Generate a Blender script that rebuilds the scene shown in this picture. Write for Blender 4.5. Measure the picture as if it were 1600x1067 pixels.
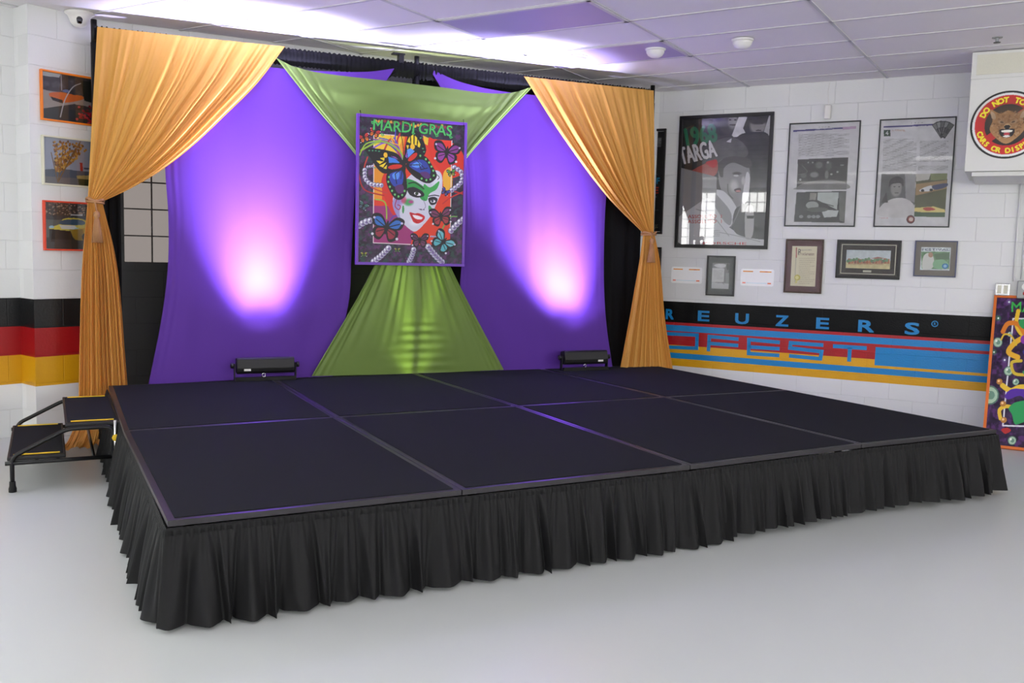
import bpy, bmesh, math, random
import numpy as np
from mathutils import Vector, Matrix
random.seed(7); rng = np.random.default_rng(7)
for o in list(bpy.data.objects): bpy.data.objects.remove(o)
scene = bpy.context.scene
COL = scene.collection

# ---------------------------------------------------------------- camera, world, exposure
CAMZ, F_PX, PITCH, ROLL = 1.416, 1437.8, 0.0944, 0.0258
cp, sp, cr, sr = math.cos(PITCH), math.sin(PITCH), math.cos(ROLL), math.sin(ROLL)
_r = np.array([1, 0, 0.]); _f = np.array([0, cp, -sp]); _u = np.array([0, sp, cp])
RX, UX = cr*_r + sr*_u, -sr*_r + cr*_u
cam = bpy.data.cameras.new('camera'); cam.sensor_width = 36; cam.lens = 36*F_PX/1600; cam.clip_start = .05
camo = bpy.data.objects.new('camera', cam); COL.objects.link(camo); scene.camera = camo
camo.matrix_world = Matrix(((RX[0], UX[0], -_f[0], 0), (RX[1], UX[1], -_f[1], 0), (RX[2], UX[2], -_f[2], CAMZ), (0, 0, 0, 1)))
w = bpy.data.worlds.new('world'); scene.world = w; w.use_nodes = True
w.node_tree.nodes['Background'].inputs[0].default_value = (.8, .9, 1, 1)
w.node_tree.nodes['Background'].inputs[1].default_value = 1.0
vs = scene.view_settings
vs.view_transform = 'Standard'; vs.look = 'None'; vs.gamma = 1; vs.use_curve_mapping = False; vs.exposure = 0.4
WIN_POWER = 10.0

def ray(x, y):
    return RX*((x-800)/F_PX) - UX*((y-533.5)/F_PX) + _f
def on_z(x, y, z):
    d = ray(x, y); t = (z-CAMZ)/d[2]; return np.array([0, 0, CAMZ]) + t*d
class Plane:
    """A vertical plane in the room: local X runs to the viewer's right, local Y points away from the room."""
    def __init__(s, p, ang):
        s.p = np.array([p[0], p[1]]); s.a = ang
        s.e = np.array([math.cos(ang), math.sin(ang)]); s.n = np.array([-math.sin(ang), math.cos(ang)])
    def px(s, x, y, o=0.):
        d = ray(x, y); q = s.p - s.n*o
        t = (s.n@q)/(s.n@d[:2]); P = d*t + np.array([0, 0, CAMZ])
        return np.array([s.e@(P[:2]-s.p), P[2]])
    def w(s, x, o=0., z=0.):
        q = s.p + s.e*x - s.n*o; return (q[0], q[1], z)

# ---------------------------------------------------------------- object helpers
def tag(o, label=None, cat=None, group=None, kind=None):
    if label: o['label'] = label
    if cat: o['category'] = cat
    if group: o['group'] = group
    if kind: o['kind'] = kind
    return o
def empty(name, loc=(0, 0, 0), rz=0., **k):
    o = bpy.data.objects.new(name, None); COL.objects.link(o); o.location = loc; o.rotation_euler = (0, 0, rz)
    o.empty_display_size = .1
    return tag(o, **k)
class MB:
    def __init__(s): s.v = []; s.f = []; s.m = []; s.cm = 0
    def add(s, vs, fs):
        n = len(s.v); s.v += [tuple(map(float, q)) for q in vs]; s.f += [tuple(n+i for i in f) for f in fs]; s.m += [s.cm]*len(fs); return s
    def box(s, x0, x1, y0, y1, z0, z1):
        return s.add([(x0,y0,z0),(x1,y0,z0),(x1,y1,z0),(x0,y1,z0),(x0,y0,z1),(x1,y0,z1),(x1,y1,z1),(x0,y1,z1)],
                     [(3,2,1,0),(4,5,6,7),(0,1,5,4),(1,2,6,5),(2,3,7,6),(3,0,4,7)])
    def prism(s, poly, z0, z1):     # polygon in XY
        n = len(poly)
        return s.add([(p[0],p[1],z0) for p in poly]+[(p[0],p[1],z1) for p in poly],
                     [tuple(range(n))[::-1], tuple(range(n, 2*n))]+[(i,(i+1)%n,n+(i+1)%n,n+i) for i in range(n)])
    def tube(s, pts, r, seg=10, cap=True):
        pts = [Vector(p) for p in pts]; rs = r if hasattr(r, '__len__') else [r]*len(pts)
        rings = []; prev = None
        for i, p in enumerate(pts):
            a = pts[max(i-1, 0)]; b = pts[min(i+1, len(pts)-1)]; t = (b-a).normalized()
            if prev is None:
                x = t.orthogonal().normalized()
            else:
                x = (prev - t*prev.dot(t)).normalized()
            prev = x; y = t.cross(x)
            rings.append([p + (x*math.cos(2*math.pi*k/seg) + y*math.sin(2*math.pi*k/seg))*rs[i] for k in range(seg)])
        vs = [q for R in rings for q in R]; fs = []
        for i in range(len(rings)-1):
            for k in range(seg):
                fs.append((i*seg+k, i*seg+(k+1)%seg, (i+1)*seg+(k+1)%seg, (i+1)*seg+k))
        if cap: fs += [tuple(range(seg))[::-1], tuple((len(rings)-1)*seg+k for k in range(seg))]
        return s.add(vs, fs)
    def lathe(s, prof, seg=24, c=(0, 0, 0), axis='Z'):
        vs = []; fs = []
        for (r, h) in prof:
            for k in range(seg):
                a = 2*math.pi*k/seg; x, y = r*math.cos(a), r*math.sin(a)
                q = (x, y, h) if axis == 'Z' else ((x, h, y) if axis == 'Y' else (h, x, y))
                vs.append((q[0]+c[0], q[1]+c[1], q[2]+c[2]))
        for i in range(len(prof)-1):
            for k in range(seg): fs.append((i*seg+k, i*seg+(k+1)%seg, (i+1)*seg+(k+1)%seg, (i+1)*seg+k))
        fs += [tuple(range(seg))[::-1], tuple((len(prof)-1)*seg+k for k in range(seg))]
        return s.add(vs, fs)
    def grid(s, G):                 # G[i][j] -> 3-vectors
        n, m = len(G), len(G[0])
        return s.add([q for R in G for q in R], [(i*m+j, i*m+j+1, (i+1)*m+j+1, (i+1)*m+j) for i in range(n-1) for j in range(m-1)])
    def build(s, name, mats, parent=None, smooth=False, bevel=0., loc=None, rz=None, **k):
        me = bpy.data.meshes.new(name); me.from_pydata(s.v, [], s.f)
        mats = mats if isinstance(mats, (list, tuple)) else [mats]
        for m in mats: me.materials.append(m)
        me.polygons.foreach_set('material_index', s.m)
        bm = bmesh.new(); bm.from_mesh(me)
        if len(s.f) < 60000 and k.pop('fixn', True): bmesh.ops.recalc_face_normals(bm, faces=bm.faces)
        bm.to_mesh(me); bm.free()
        if smooth: me.polygons.foreach_set('use_smooth', [True]*len(me.polygons))
        o = bpy.data.objects.new(name, me); COL.objects.link(o)
        if parent: o.parent = parent
        if loc is not None: o.location = loc
        if rz is not None: o.rotation_euler = (0, 0, rz)
        if bevel:
            b = o.modifiers.new('bevel', 'BEVEL'); b.width = bevel; b.segments = 2; b.limit_method = 'ANGLE'
        return tag(o, **k)
def copy_tree(o, parent=None):
    c = o.copy(); COL.objects.link(c)
    if parent: c.parent = parent
    for ch in list(o.children): copy_tree(ch, c)
    return c

# ---------------------------------------------------------------- materials
def lin(c):
    return tuple(((v/255)/12.92 if v/255 <= .04045 else ((v/255+.055)/1.055)**2.4) for v in c)
def mat(name, rgb, rough=.5, metal=0., spec=.5, coat=0., noise=None, bump=None, translucent=0., alpha=1., sheen=0.):
    m = bpy.data.materials.new(name); m.use_nodes = True; nt = m.node_tree; N, Lk = nt.nodes, nt.links
    b = N['Principled BSDF']; c = lin(rgb)
    b.inputs['Base Color'].default_value = (*c, 1); b.inputs['Roughness'].default_value = rough; b.inputs['Metallic'].default_value = metal
    b.inputs['Specular IOR Level'].default_value = spec; b.inputs['Coat Weight'].default_value = coat; b.inputs['Sheen Weight'].default_value = sheen
    tc = N.new('ShaderNodeTexCoord')
    if noise:
        sc, am = noise; n = N.new('ShaderNodeTexNoise'); n.inputs['Scale'].default_value = sc; n.inputs['Detail'].default_value = 4
        Lk.new(tc.outputs['Object'], n.inputs['Vector'])
        mx = N.new('ShaderNodeMix'); mx.data_type = 'RGBA'; mx.inputs[6].default_value = (*[v*(1-am) for v in c], 1); mx.inputs[7].default_value = (*[min(1, v*(1+am)) for v in c], 1)
        Lk.new(n.outputs['Fac'], mx.inputs[0]); Lk.new(mx.outputs[2], b.inputs['Base Color'])
    if bump:
        sc, st = bump; n2 = N.new('ShaderNodeTexNoise'); n2.inputs['Scale'].default_value = sc; n2.inputs['Detail'].default_value = 3
        Lk.new(tc.outputs['Object'], n2.inputs['Vector'])
        bp = N.new('ShaderNodeBump'); bp.inputs['Strength'].default_value = st; bp.inputs['Distance'].default_value = .004
        Lk.new(n2.outputs['Fac'], bp.inputs['Height']); Lk.new(bp.outputs[0], b.inputs['Normal'])
    out = N['Material Output']; last = b.outputs[0]
    if translucent:
        t = N.new('ShaderNodeBsdfTranslucent'); t.inputs[0].default_value = (*c, 1)
        mx = N.new('ShaderNodeMixShader'); mx.inputs[0].default_value = translucent
        Lk.new(last, mx.inputs[1]); Lk.new(t.outputs[0], mx.inputs[2]); last = mx.outputs[0]
    if alpha < 1:
        t = N.new('ShaderNodeBsdfTransparent'); mx = N.new('ShaderNodeMixShader'); mx.inputs[0].default_value = alpha
        Lk.new(t.outputs[0], mx.inputs[1]); Lk.new(last, mx.inputs[2]); last = mx.outputs[0]
    Lk.new(last, out.inputs[0]); return m
def block_mat(name, rgb, rough=.45, rough_bump=.15, coarse=60, spec=.5, coat=0., z_off=.0):
    """painted concrete block: bump of courses 0.203 m high and blocks 0.406 m long"""
    m = bpy.data.materials.new(name); m.use_nodes = True; nt = m.node_tree; N, Lk = nt.nodes, nt.links
    b = N['Principled BSDF']; c = lin(rgb); b.inputs['Roughness'].default_value = rough; b.inputs['Specular IOR Level'].default_value = spec
    b.inputs['Coat Weight'].default_value = coat
    tc = N.new('ShaderNodeTexCoord'); sx = N.new('ShaderNodeSeparateXYZ'); cx = N.new('ShaderNodeCombineXYZ')
    Lk.new(tc.outputs['Object'], sx.inputs[0]); Lk.new(sx.outputs['X'], cx.inputs[0])
    ad = N.new('ShaderNodeMath'); ad.operation = 'ADD'; ad.inputs[1].default_value = z_off; Lk.new(sx.outputs['Z'], ad.inputs[0]); Lk.new(ad.outputs[0], cx.inputs[1])
    br = N.new('ShaderNodeTexBrick'); br.inputs['Scale'].default_value = 1; br.inputs['Brick Width'].default_value = .406; br.inputs['Row Height'].default_value = .2033
    br.inputs['Mortar Size'].default_value = .004; br.inputs['Mortar Smooth'].default_value = .6
    br.inputs['Color1'].default_value = (1, 1, 1, 1); br.inputs['Color2'].default_value = (1, 1, 1, 1); br.inputs['Mortar'].default_value = (0, 0, 0, 1)
    Lk.new(cx.outputs[0], br.inputs['Vector'])
    mx = N.new('ShaderNodeMix'); mx.data_type = 'RGBA'; mx.inputs[6].default_value = (*[v*.94 for v in c], 1); mx.inputs[7].default_value = (*c, 1)
    Lk.new(br.outputs['Color'], mx.inputs[0]); Lk.new(mx.outputs[2], b.inputs['Base Color'])
    n2 = N.new('ShaderNodeTexNoise'); n2.inputs['Scale'].default_value = coarse; n2.inputs['Detail'].default_value = 4; Lk.new(tc.outputs['Object'], n2.inputs['Vector'])
    b1 = N.new('ShaderNodeBump'); b1.inputs['Strength'].default_value = .6; b1.inputs['Distance'].default_value = .004; Lk.new(br.outputs['Color'], b1.inputs['Height'])
    b2 = N.new('ShaderNodeBump'); b2.inputs['Strength'].default_value = rough_bump; b2.inputs['Distance'].default_value = .006; Lk.new(n2.outputs['Fac'], b2.inputs['Height'])
    Lk.new(b1.outputs[0], b2.inputs['Normal']); Lk.new(b2.outputs[0], b.inputs['Normal'])
    return m
def emit(name, rgb, strength):
    m = bpy.data.materials.new(name); m.use_nodes = True; nt = m.node_tree; nt.nodes.remove(nt.nodes['Principled BSDF'])
    e = nt.nodes.new('ShaderNodeEmission'); e.inputs[0].default_value = (*rgb, 1); e.inputs[1].default_value = strength
    nt.links.new(e.outputs[0], nt.nodes['Material Output'].inputs[0]); return m
def art_mat():
    m = bpy.data.materials.new('printed_paper'); m.use_nodes = True; nt = m.node_tree
    a = nt.nodes.new('ShaderNodeAttribute'); a.attribute_name = 'ink'; b = nt.nodes['Principled BSDF']
    nt.links.new(a.outputs['Color'], b.inputs['Base Color']); b.inputs['Roughness'].default_value = .45; return m
def glaze_mat(r=.02):
    m = bpy.data.materials.new('picture_glass'); m.use_nodes = True; nt = m.node_tree; N, Lk = nt.nodes, nt.links
    N.remove(N['Principled BSDF']); t = N.new('ShaderNodeBsdfTransparent'); g = N.new('ShaderNodeBsdfGlossy'); g.inputs['Roughness'].default_value = r
    f = N.new('ShaderNodeFresnel'); f.inputs[0].default_value = 1.5; mx = N.new('ShaderNodeMixShader')
    Lk.new(f.outputs[0], mx.inputs[0]); Lk.new(t.outputs[0], mx.inputs[1]); Lk.new(g.outputs[0], mx.inputs[2]); Lk.new(mx.outputs[0], N['Material Output'].inputs[0]); return m

M = dict(
    wall=block_mat('white_painted_block', (228, 229, 228)),
    mblack=block_mat('glossy_black_block', (14, 14, 16), .3, .45, 90, .15), mred=block_mat('glossy_red_block', (176, 10, 26), .3, .5, 90),
    mblue=block_mat('glossy_blue_block', (10, 134, 200), .3, .5, 90), myel=block_mat('glossy_yellow_block', (226, 168, 14), .3, .5, 90),
    lblack=block_mat('satin_black_block', (16, 17, 19), .4, .3), lred=block_mat('satin_red_block', (160, 8, 16), .4, .2), lyel=block_mat('satin_yellow_block', (212, 156, 10), .4, .2),
    paint_blue=mat('blue_wall_paint', (10, 140, 208), .35),
    floor=None,
    carpet=mat('black_carpet', (33, 34, 39), .95, spec=.15, noise=(420, .55), bump=(500, .6)),
    deckmetal=mat('dark_deck_metal', (52, 50, 54), .34, .4),
    skirt=mat('black_skirt_cloth', (17, 17, 19), .7, spec=.3),
    sheer=mat('black_sheer_cloth', (8, 8, 10), .8, spec=.1, alpha=.80),
    blackcloth=mat('black_gathered_cloth', (14, 14, 17), .8, spec=.2),
    purple=mat('purple_stretch_cloth', (92, 50, 152), .6, spec=.25),
    green=mat('green_stretch_cloth', (136, 164, 84), .45, spec=.4, translucent=.35),
    orange=mat('orange_sheer_cloth', (240, 180, 88), .5, spec=.4, translucent=.3, sheen=.1),
    rope=mat('tan_rope', (176, 128, 84), .8, bump=(300, .5)),
    blackmetal=mat('black_metal', (18, 18, 20), .35, .3), blackplastic=mat('black_plastic', (16, 16, 18), .5),
    rubber=mat('black_rubber', (10, 10, 10), .8), yellow=mat('yellow_plastic', (236, 196, 30), .4), chrome=mat('chrome', (225, 225, 225), .12, 1.),
    white=mat('white_plastic', (236, 234, 230), .4), lens=mat('dark_lens', (12, 10, 18), .08, coat=1.), cream=mat('cream_panel', (214, 212, 196), .7, noise=(120, .06)),
    boxwhite=mat('white_box_paint', (222, 222, 218), .5), ceil=mat('ceiling_tile', (238, 234, 236), .9, spec=.1, noise=(160, .04)), tbar=mat('ceiling_grid_metal', (206, 204, 206), .5),
    diffuser=mat('lavender_light_diffuser', (176, 164, 200), .5), fixture=mat('fixture_enamel', (216, 226, 216), .35),
    grey=mat('grey_metal_box', (150, 152, 152), .4, .3), redp=mat('red_plastic', (200, 30, 40), .4), purpleframe=mat('purple_frame_paint', (112, 60, 176), .4), orangeframe=mat('orange_frame_paint', (224, 118, 50), .4),
    mortar=mat('window_mortar', (226, 222, 218), .8), glow_back=None, art=art_mat(), glass=glaze_mat())
def floor_mat():
    m = mat('grey_epoxy_floor', (202, 205, 205), .28, spec=.45, noise=(.8, .03)); return m
M['floor'] = floor_mat()

# ---------------------------------------------------------------- text to triangles
_tc = {}
def text_tris(s, bold=0., space=1.):
    key = (s, bold, space)
    if key in _tc: return _tc[key]
    cu = bpy.data.curves.new('t', 'FONT'); cu.body = s; cu.size = 1.; cu.offset = bold; cu.space_character = space; cu.resolution_u = 3
    ob = bpy.data.objects.new('t', cu); COL.objects.link(ob)
    dg = bpy.context.evaluated_depsgraph_get(); me = ob.evaluated_get(dg).to_mesh(); me.calc_loop_triangles()
    v = np.array([q.co[:2] for q in me.vertices]).reshape(-1, 2); t = [tuple(l.vertices) for l in me.loop_triangles]
    ob.evaluated_get(dg).to_mesh_clear(); bpy.data.objects.remove(ob); bpy.data.curves.remove(cu)
    if len(v): v = v - v.min(0)
    _tc[key] = (v, t); return v, t

# ---------------------------------------------------------------- printed pictures (ink stored per vertex of a fine grid)
def homog(src, dst):
    A = []; b = []
    for (x, y), (u, v) in zip(src, dst):
        A += [[x, y, 1, 0, 0, 0, -u*x, -u*y], [0, 0, 0, x, y, 1, -v*x, -v*y]]; b += [u, v]
    h = np.linalg.solve(np.array(A, float), np.array(b, float)); return np.append(h, 1).reshape(3, 3)
class Art:
    def __init__(s, W, H, quad, step=.003, base=(255, 255, 255)):
        s.W, s.H = W, H; s.n = max(8, int(W/step)); s.m = max(8, int(H/step))
        U, V = np.meshgrid(np.linspace(0, 1, s.n+1), np.linspace(0, 1, s.m+1))
        h = homog([(0, 0), (1, 0), (1, 1), (0, 1)], quad); d = h[2, 0]*U + h[2, 1]*V + 1
        s.X = (h[0, 0]*U + h[0, 1]*V + h[0, 2])/d; s.Y = (h[1, 0]*U + h[1, 1]*V + h[1, 2])/d; s.U, s.V = U, V
        s.C = np.zeros((s.m+1, s.n+1, 3)); s.C[:] = base
    def put(s, mask, c, a=1.):
        k = (mask*a)[..., None]; s.C = s.C*(1-k) + np.array(c, float)*k
    def _poly(s, P):
        P = np.array(P, float); M_ = np.zeros(s.X.shape, bool); n = len(P)
        for i in range(n):
            x0, y0 = P[i]; x1, y1 = P[(i+1) % n]
            if y0 == y1: continue
            c = ((y0 > s.Y) != (y1 > s.Y)) & (s.X < (x1-x0)*(s.Y-y0)/(y1-y0)+x0); M_ ^= c
        return M_.astype(float)
    def poly(s, P, c, a=1.): s.put(s._poly(P), c, a); return s
    def curve(s, P, c, a=1.):       # closed smooth outline through the points
        P = np.array(P, float); n = len(P); Q = []
        for i in range(n):
            p0, p1, p2, p3 = P[i-1], P[i], P[(i+1) % n], P[(i+2) % n]
            for t in np.linspace(0, 1, 6)[:-1]:
                Q.append(.5*((2*p1)+(-p0+p2)*t+(2*p0-5*p1+4*p2-p3)*t*t+(-p0+3*p1-3*p2+p3)*t**3))
        return s.poly(Q, c, a)
    def rect(s, x0, y0, x1, y1, c, a=1.): s.put(((s.X > x0) & (s.X < x1) & (s.Y > y0) & (s.Y < y1)).astype(float), c, a); return s
    def ell(s, x, y, rx, ry, c, a=1., rot=0., soft=0.):
        r = math.radians(rot); dx, dy = s.X-x, s.Y-y; p = dx*math.cos(r)+dy*math.sin(r); q = -dx*math.sin(r)+dy*math.cos(r)
        d = np.sqrt((p/rx)**2+(q/ry)**2); k = (d < 1).astype(float) if not soft else np.clip((1-d)/soft, 0, 1); s.put(k, c, a); return s
    def line(s, P, wd, c, a=1.):
        D = np.full(s.X.shape, 1e9)
        for (x0, y0), (x1, y1) in zip(P[:-1], P[1:]):
            L = (x1-x0)**2+(y1-y0)**2+1e-9; t = np.clip(((s.X-x0)*(x1-x0)+(s.Y-y0)*(y1-y0))/L, 0, 1)
            D = np.minimum(D, np.hypot(s.X-x0-t*(x1-x0), s.Y-y0-t*(y1-y0)))
        s.put(np.clip((wd/2-D)/1.5+.5, 0, 1), c, a); return s
    def arc(s, P, wd, c, a=1.):     # smooth open line
        P = np.array(P, float); n = len(P); Q = []
        for i in range(n-1):
            p0, p1, p2, p3 = P[max(i-1, 0)], P[i], P[i+1], P[min(i+2, n-1)]
            for t in np.linspace(0, 1, 6): Q.append(tuple(.5*((2*p1)+(-p0+p2)*t+(2*p0-5*p1+4*p2-p3)*t*t+(-p0+3*p1-3*p2+p3)*t**3)))
        return s.line(Q, wd, c, a)
    def text(s, st, x, y, h, c, wd=None, rot=0., bold=0.02, space=1., a=1.):
        ex = bold*h*.7; bold = 0.
        v, t = text_tris(st, bold, space); sc = h/max(v[:, 1].max(), 1e-6); sx = sc if wd is None else wd/v[:, 0].max()
        r = math.radians(rot); px = v[:, 0]*sx; py = -v[:, 1]*sc
        P = np.stack([x+px*math.cos(r)-py*math.sin(r), y+px*math.sin(r)+py*math.cos(r)], 1)
        for dx, dy in (((0, 0),) if ex <= 0 else ((0, 0), (ex, 0), (-ex, 0), (0, ex), (0, -ex), (.7*ex, .7*ex), (-.7*ex, .7*ex))): s.tri(P+np.array([dx, dy]), t, c, a)
        return s
    def tri(s, P, t, c, a=1.):
        x0, y0 = P.min(0)-2; x1, y1 = P.max(0)+2
        idx = np.where((s.X > x0) & (s.X < x1) & (s.Y > y0) & (s.Y < y1)); X, Y = s.X[idx], s.Y[idx]; K = np.zeros(X.shape, bool)
        for i, j, k in t:
            A, B, C = P[i], P[j], P[k]
            d1 = (X-B[0])*(A[1]-B[1])-(A[0]-B[0])*(Y-B[1]); d2 = (X-C[0])*(B[1]-C[1])-(B[0]-C[0])*(Y-C[1]); d3 = (X-A[0])*(C[1]-A[1])-(C[0]-A[0])*(Y-A[1])
            K |= ~(((d1 < 0) | (d2 < 0) | (d3 < 0)) & ((d1 > 0) | (d2 > 0) | (d3 > 0)))
        f = np.zeros(s.X.shape); f[idx] = K; s.put(f, c, a)
    def lines(s, x0, y0, x1, y1, n, c, a=.6, slope=0.):   # rows of small print
        for i in range(n):
            y = y0+(y1-y0)*(i+.5)/n; e = x1-(x1-x0)*random.choice([0, 0, 0, .1, .3]); hh = (y1-y0)/n*.45
            yy = s.Y-slope*(s.X-x0); k = ((yy > y-hh/2) & (yy < y+hh/2) & (s.X > x0) & (s.X < e) & (np.sin(s.X*1.9+i*3)+.6*np.sin(s.X*.83+i) > -.75)).astype(float); s.put(k, c, a)
        return s
    def noise(s, sc, amp, mask=None, seed=1, c=None):
        r = np.random.default_rng(seed); tot = np.zeros(s.X.shape)
        for k in range(3):
            g = r.normal(size=(64, 64)); u = (s.X*sc*2**k) % 63; v = (s.Y*sc*2**k) % 63; i, j = u.astype(int), v.astype(int); fu, fv = u-i, v-j
            tot += (g[i, j]*(1-fu)*(1-fv)+g[i+1, j]*fu*(1-fv)+g[i, j+1]*(1-fu)*fv+g[i+1, j+1]*fu*fv)/2**k
        if mask is None: mask = 1.
        if c is None: s.C = np.clip(s.C+(tot*amp*mask)[..., None], 0, 255)
        else: s.put(np.clip(tot*amp, 0, 1)*mask, c)
        return s
    def build(s, name, parent, x=0., y=0., z=0., **k):     # lower-left corner at x, z; facing local -Y
        n, m = s.n, s.m; me = bpy.data.meshes.new(name)
        vs = np.stack([x+s.U*s.W, np.full(s.U.shape, y), z+(1-s.V)*s.H], -1).reshape(-1, 3)
        I = np.arange((n+1)*(m+1)).reshape(m+1, n+1); fs = np.stack([I[1:, :-1], I[1:, 1:], I[:-1, 1:], I[:-1, :-1]], -1).reshape(-1, 4)
        me.from_pydata(vs.tolist(), [], fs.tolist()); me.materials.append(M['art'])
        a = me.color_attributes.new('ink', 'FLOAT_COLOR', 'POINT'); c = np.clip(s.C, 0, 255)/255; c = np.where(c <= .04045, c/12.92, ((c+.055)/1.055)**2.4)
        a.data.foreach_set('color', np.concatenate([c, np.ones(c.shape[:2]+(1,))], -1).astype(np.float32).ravel())
        o = bpy.data.objects.new(name, me); COL.objects.link(o); o.parent = parent; return tag(o, **k)

# ================================================================ THE ROOM
CEIL = 3.05
RW = Plane(on_z(1270, 128.5, CEIL)[:2], math.radians(90-118.34+0.0))            # right wall, s=0 near its middle
RW.a = math.radians(-28.34); RW = Plane(RW.p, math.radians(-28.34))
LW = Plane(on_z(42, 5, CEIL)[:2], math.radians(51.77))                           # left wall pier, s=0 at its outer corner
S_ = on_z(646, 583, .406); yb = math.radians(24.12)
BD = Plane(S_[:2] + np.array([-math.sin(yb), math.cos(yb)])*.05, yb)             # plane of the backdrop poles
BWA, BWB = np.array([-3.08, 6.93]), np.array([1.40, 9.287])
def isect(p, d, q, e):
    t = ((q[0]-p[0])*e[1]-(q[1]-p[1])*e[0])/(d[0]*e[1]-d[1]*e[0]); return p+d*t
cBL = isect(BWA, BWB-BWA, LW.p, LW.e); cBR = isect(BWA, BWB-BWA, RW.p, RW.e)
BW = Plane(cBL, math.atan2(*(cBR-cBL)[::-1])); BWL = np.linalg.norm(cBR-cBL)
rwl = RW.e@(cBR-RW.p); RWR = 8.5                                                 # extent of right wall in its own s
pier = LW.e@(cBL-LW.p)
cP = on_z(20, 12.4, CEIL)[:2]; LEN_L = 7.6
lend = cP - LW.e*LEN_L                                                           # end of the long left wall
rend = RW.p + RW.e*RWR
rear0 = lend; rear1 = isect(lend, RW.e, rend, -RW.n); # rear wall runs parallel to the right wall
hull = [cBL, cBR, rend, rear1, rear0, cP, LW.p]
fb = MB(); fb.prism([tuple(q) for q in hull], -.1, 0); fb.build('floor', M['floor'], kind='structure')

def wall(name, P, L, bands=None, mats=None, x0=0., h=CEIL, openings=(), th=.15):
    """P: Plane, wall face from s=x0..L, built of horizontal bands; openings = (s0,s1,z0,z1)"""
    b = MB(); bands = bands or [(0, h, 0)]
    for z0, z1, mi in bands:
        b.cm = mi; xs = sorted({x0, L} | {q for o in openings for q in o[:2]}); zs = sorted({z0, z1} | {q for o in openings for q in o[2:] if z0 < q < z1})
        for xa, xb in zip(xs[:-1], xs[1:]):
            for za, zb in zip(zs[:-1], zs[1:]):
                if any(o[0] <= xa and xb <= o[1] and o[2] <= za and zb <= o[3] for o in openings): continue
                b.box(xa, xb, 0, th, za, zb)
    return b
def thick(b, pts, wd, y=-.0008):
    """flat mitred stroke through local (x,z) points"""
    P = [np.array(p, float) for p in pts]; L = []; R_ = []
    for i, p in enumerate(P):
        t0 = (P[i]-P[i-1]) if i else (P[1]-P[0]); t1 = (P[i+1]-P[i]) if i < len(P)-1 else t0
        t0 = t0/np.linalg.norm(t0); t1 = t1/np.linalg.norm(t1); n0 = np.array([-t0[1], t0[0]]); n1 = np.array([-t1[1], t1[0]]); m = n0+n1; m /= np.linalg.norm(m); k = wd/2/max(.5, m@n0)
        L.append(p+m*k); R_.append(p-m*k)
    for i in range(len(P)-1): b.add([(R_[i][0], y, R_[i][1]), (R_[i+1][0], y, R_[i+1][1]), (L[i+1][0], y, L[i+1][1]), (L[i][0], y, L[i][1])], [(0, 1, 2, 3)])
def glyph(b, st, x, z, h, wd, y=-.0008, bold=.03, rot=0.):
    v, t = text_tris(st, bold); v = v/np.array([v[:, 0].max(), v[:, 1].max()])*np.array([wd, h]); r = math.radians(rot)
    b.add([(x+q[0]*math.cos(r)-q[1]*math.sin(r), y, z+q[0]*math.sin(r)+q[1]*math.cos(r)) for q in v], t)

# right wall with the painted mural
b = wall('', RW, RWR, [(0,.348,0),(.348,.423,4),(.423,.478,3),(.478,.556,4),(.556,.695,2),(.695,.755,3),(.755,.783,2),(.783,.990,1),(.990,CEIL,0)], x0=rwl)
b.cm = 3
xb = RW.px(1367, 560)[0]
b.add([(xb, -.0006, .503), (4.2, -.0006, .503), (4.2, -.0006, .668), (xb, -.0006, .668)], [(0, 1, 2, 3)])
def z3(x, y): return RW.px(1020+x*.2155, 370+y*.2155)
def z4(x, y): return RW.px(1300+x*.1875, 430+y*.1875)
for pts in [[(60,700),(322,712),(318,808),(60,797)], [(403,830),(410,722),(622,742)], [(408,772),(620,788)], [(922,765),(697,745),(695,846),(918,860)], [(697,798),(920,812)],
            [(1237,785),(1000,768),(995,806),(1224,832),(1215,884),(988,862)]]:
    thick(b, [z3(*p) for p in pts], .035, -.0012)
thick(b, [z4(8, 590), z4(290, 608)], .036, -.0012); thick(b, [z4(150, 600), z4(142, 720)], .034, -.0012)
for ch, xl, yb_, xr in [('R', 92, 597, 152), ('E', 325, 610, 410), ('U', 595, 630, 695), ('Z', 888, 646, 982), ('E', 1182, 665, 1277)]:
    p, q = z3(xl, yb_), z3(xr, yb_); [glyph(b, ch, p[0]+dx_, p[1]+dz_, .096, q[0]-p[0]-.01, bold=0., y=-.0008-.0001*k_) for k_, (dx_, dz_) in enumerate(((0, 0), (.01, 0), (0, .008), (.01, .008), (.005, .004)))]
for ch, xl, yb_, xr in [('R', 215, 470, 350), ('S', 603, 492, 727)]:
    p, q = z4(xl, yb_), z4(xr, yb_); [glyph(b, ch, p[0]+dx_, p[1]+dz_, .100, q[0]-p[0]-.01, bold=0., y=-.0008-.0001*k_) for k_, (dx_, dz_) in enumerate(((0, 0), (.01, 0), (0, .008), (.01, .008), (.005, .004)))]
p = z4(857, 405); ring = [(p[0]+.024*math.cos(a), p[1]+.024*math.sin(a)) for a in np.linspace(0, 2*math.pi, 20)]; thick(b, ring, .007); glyph(b, 'R', p[0]-.008, p[1]-.012, .024, .017, bold=.02)
o = b.build('wall_right', [M['wall'], M['mblack'], M['mred'], M['mblue'], M['myel']], loc=(*RW.p, 0), rz=RW.a, kind='structure')

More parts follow.
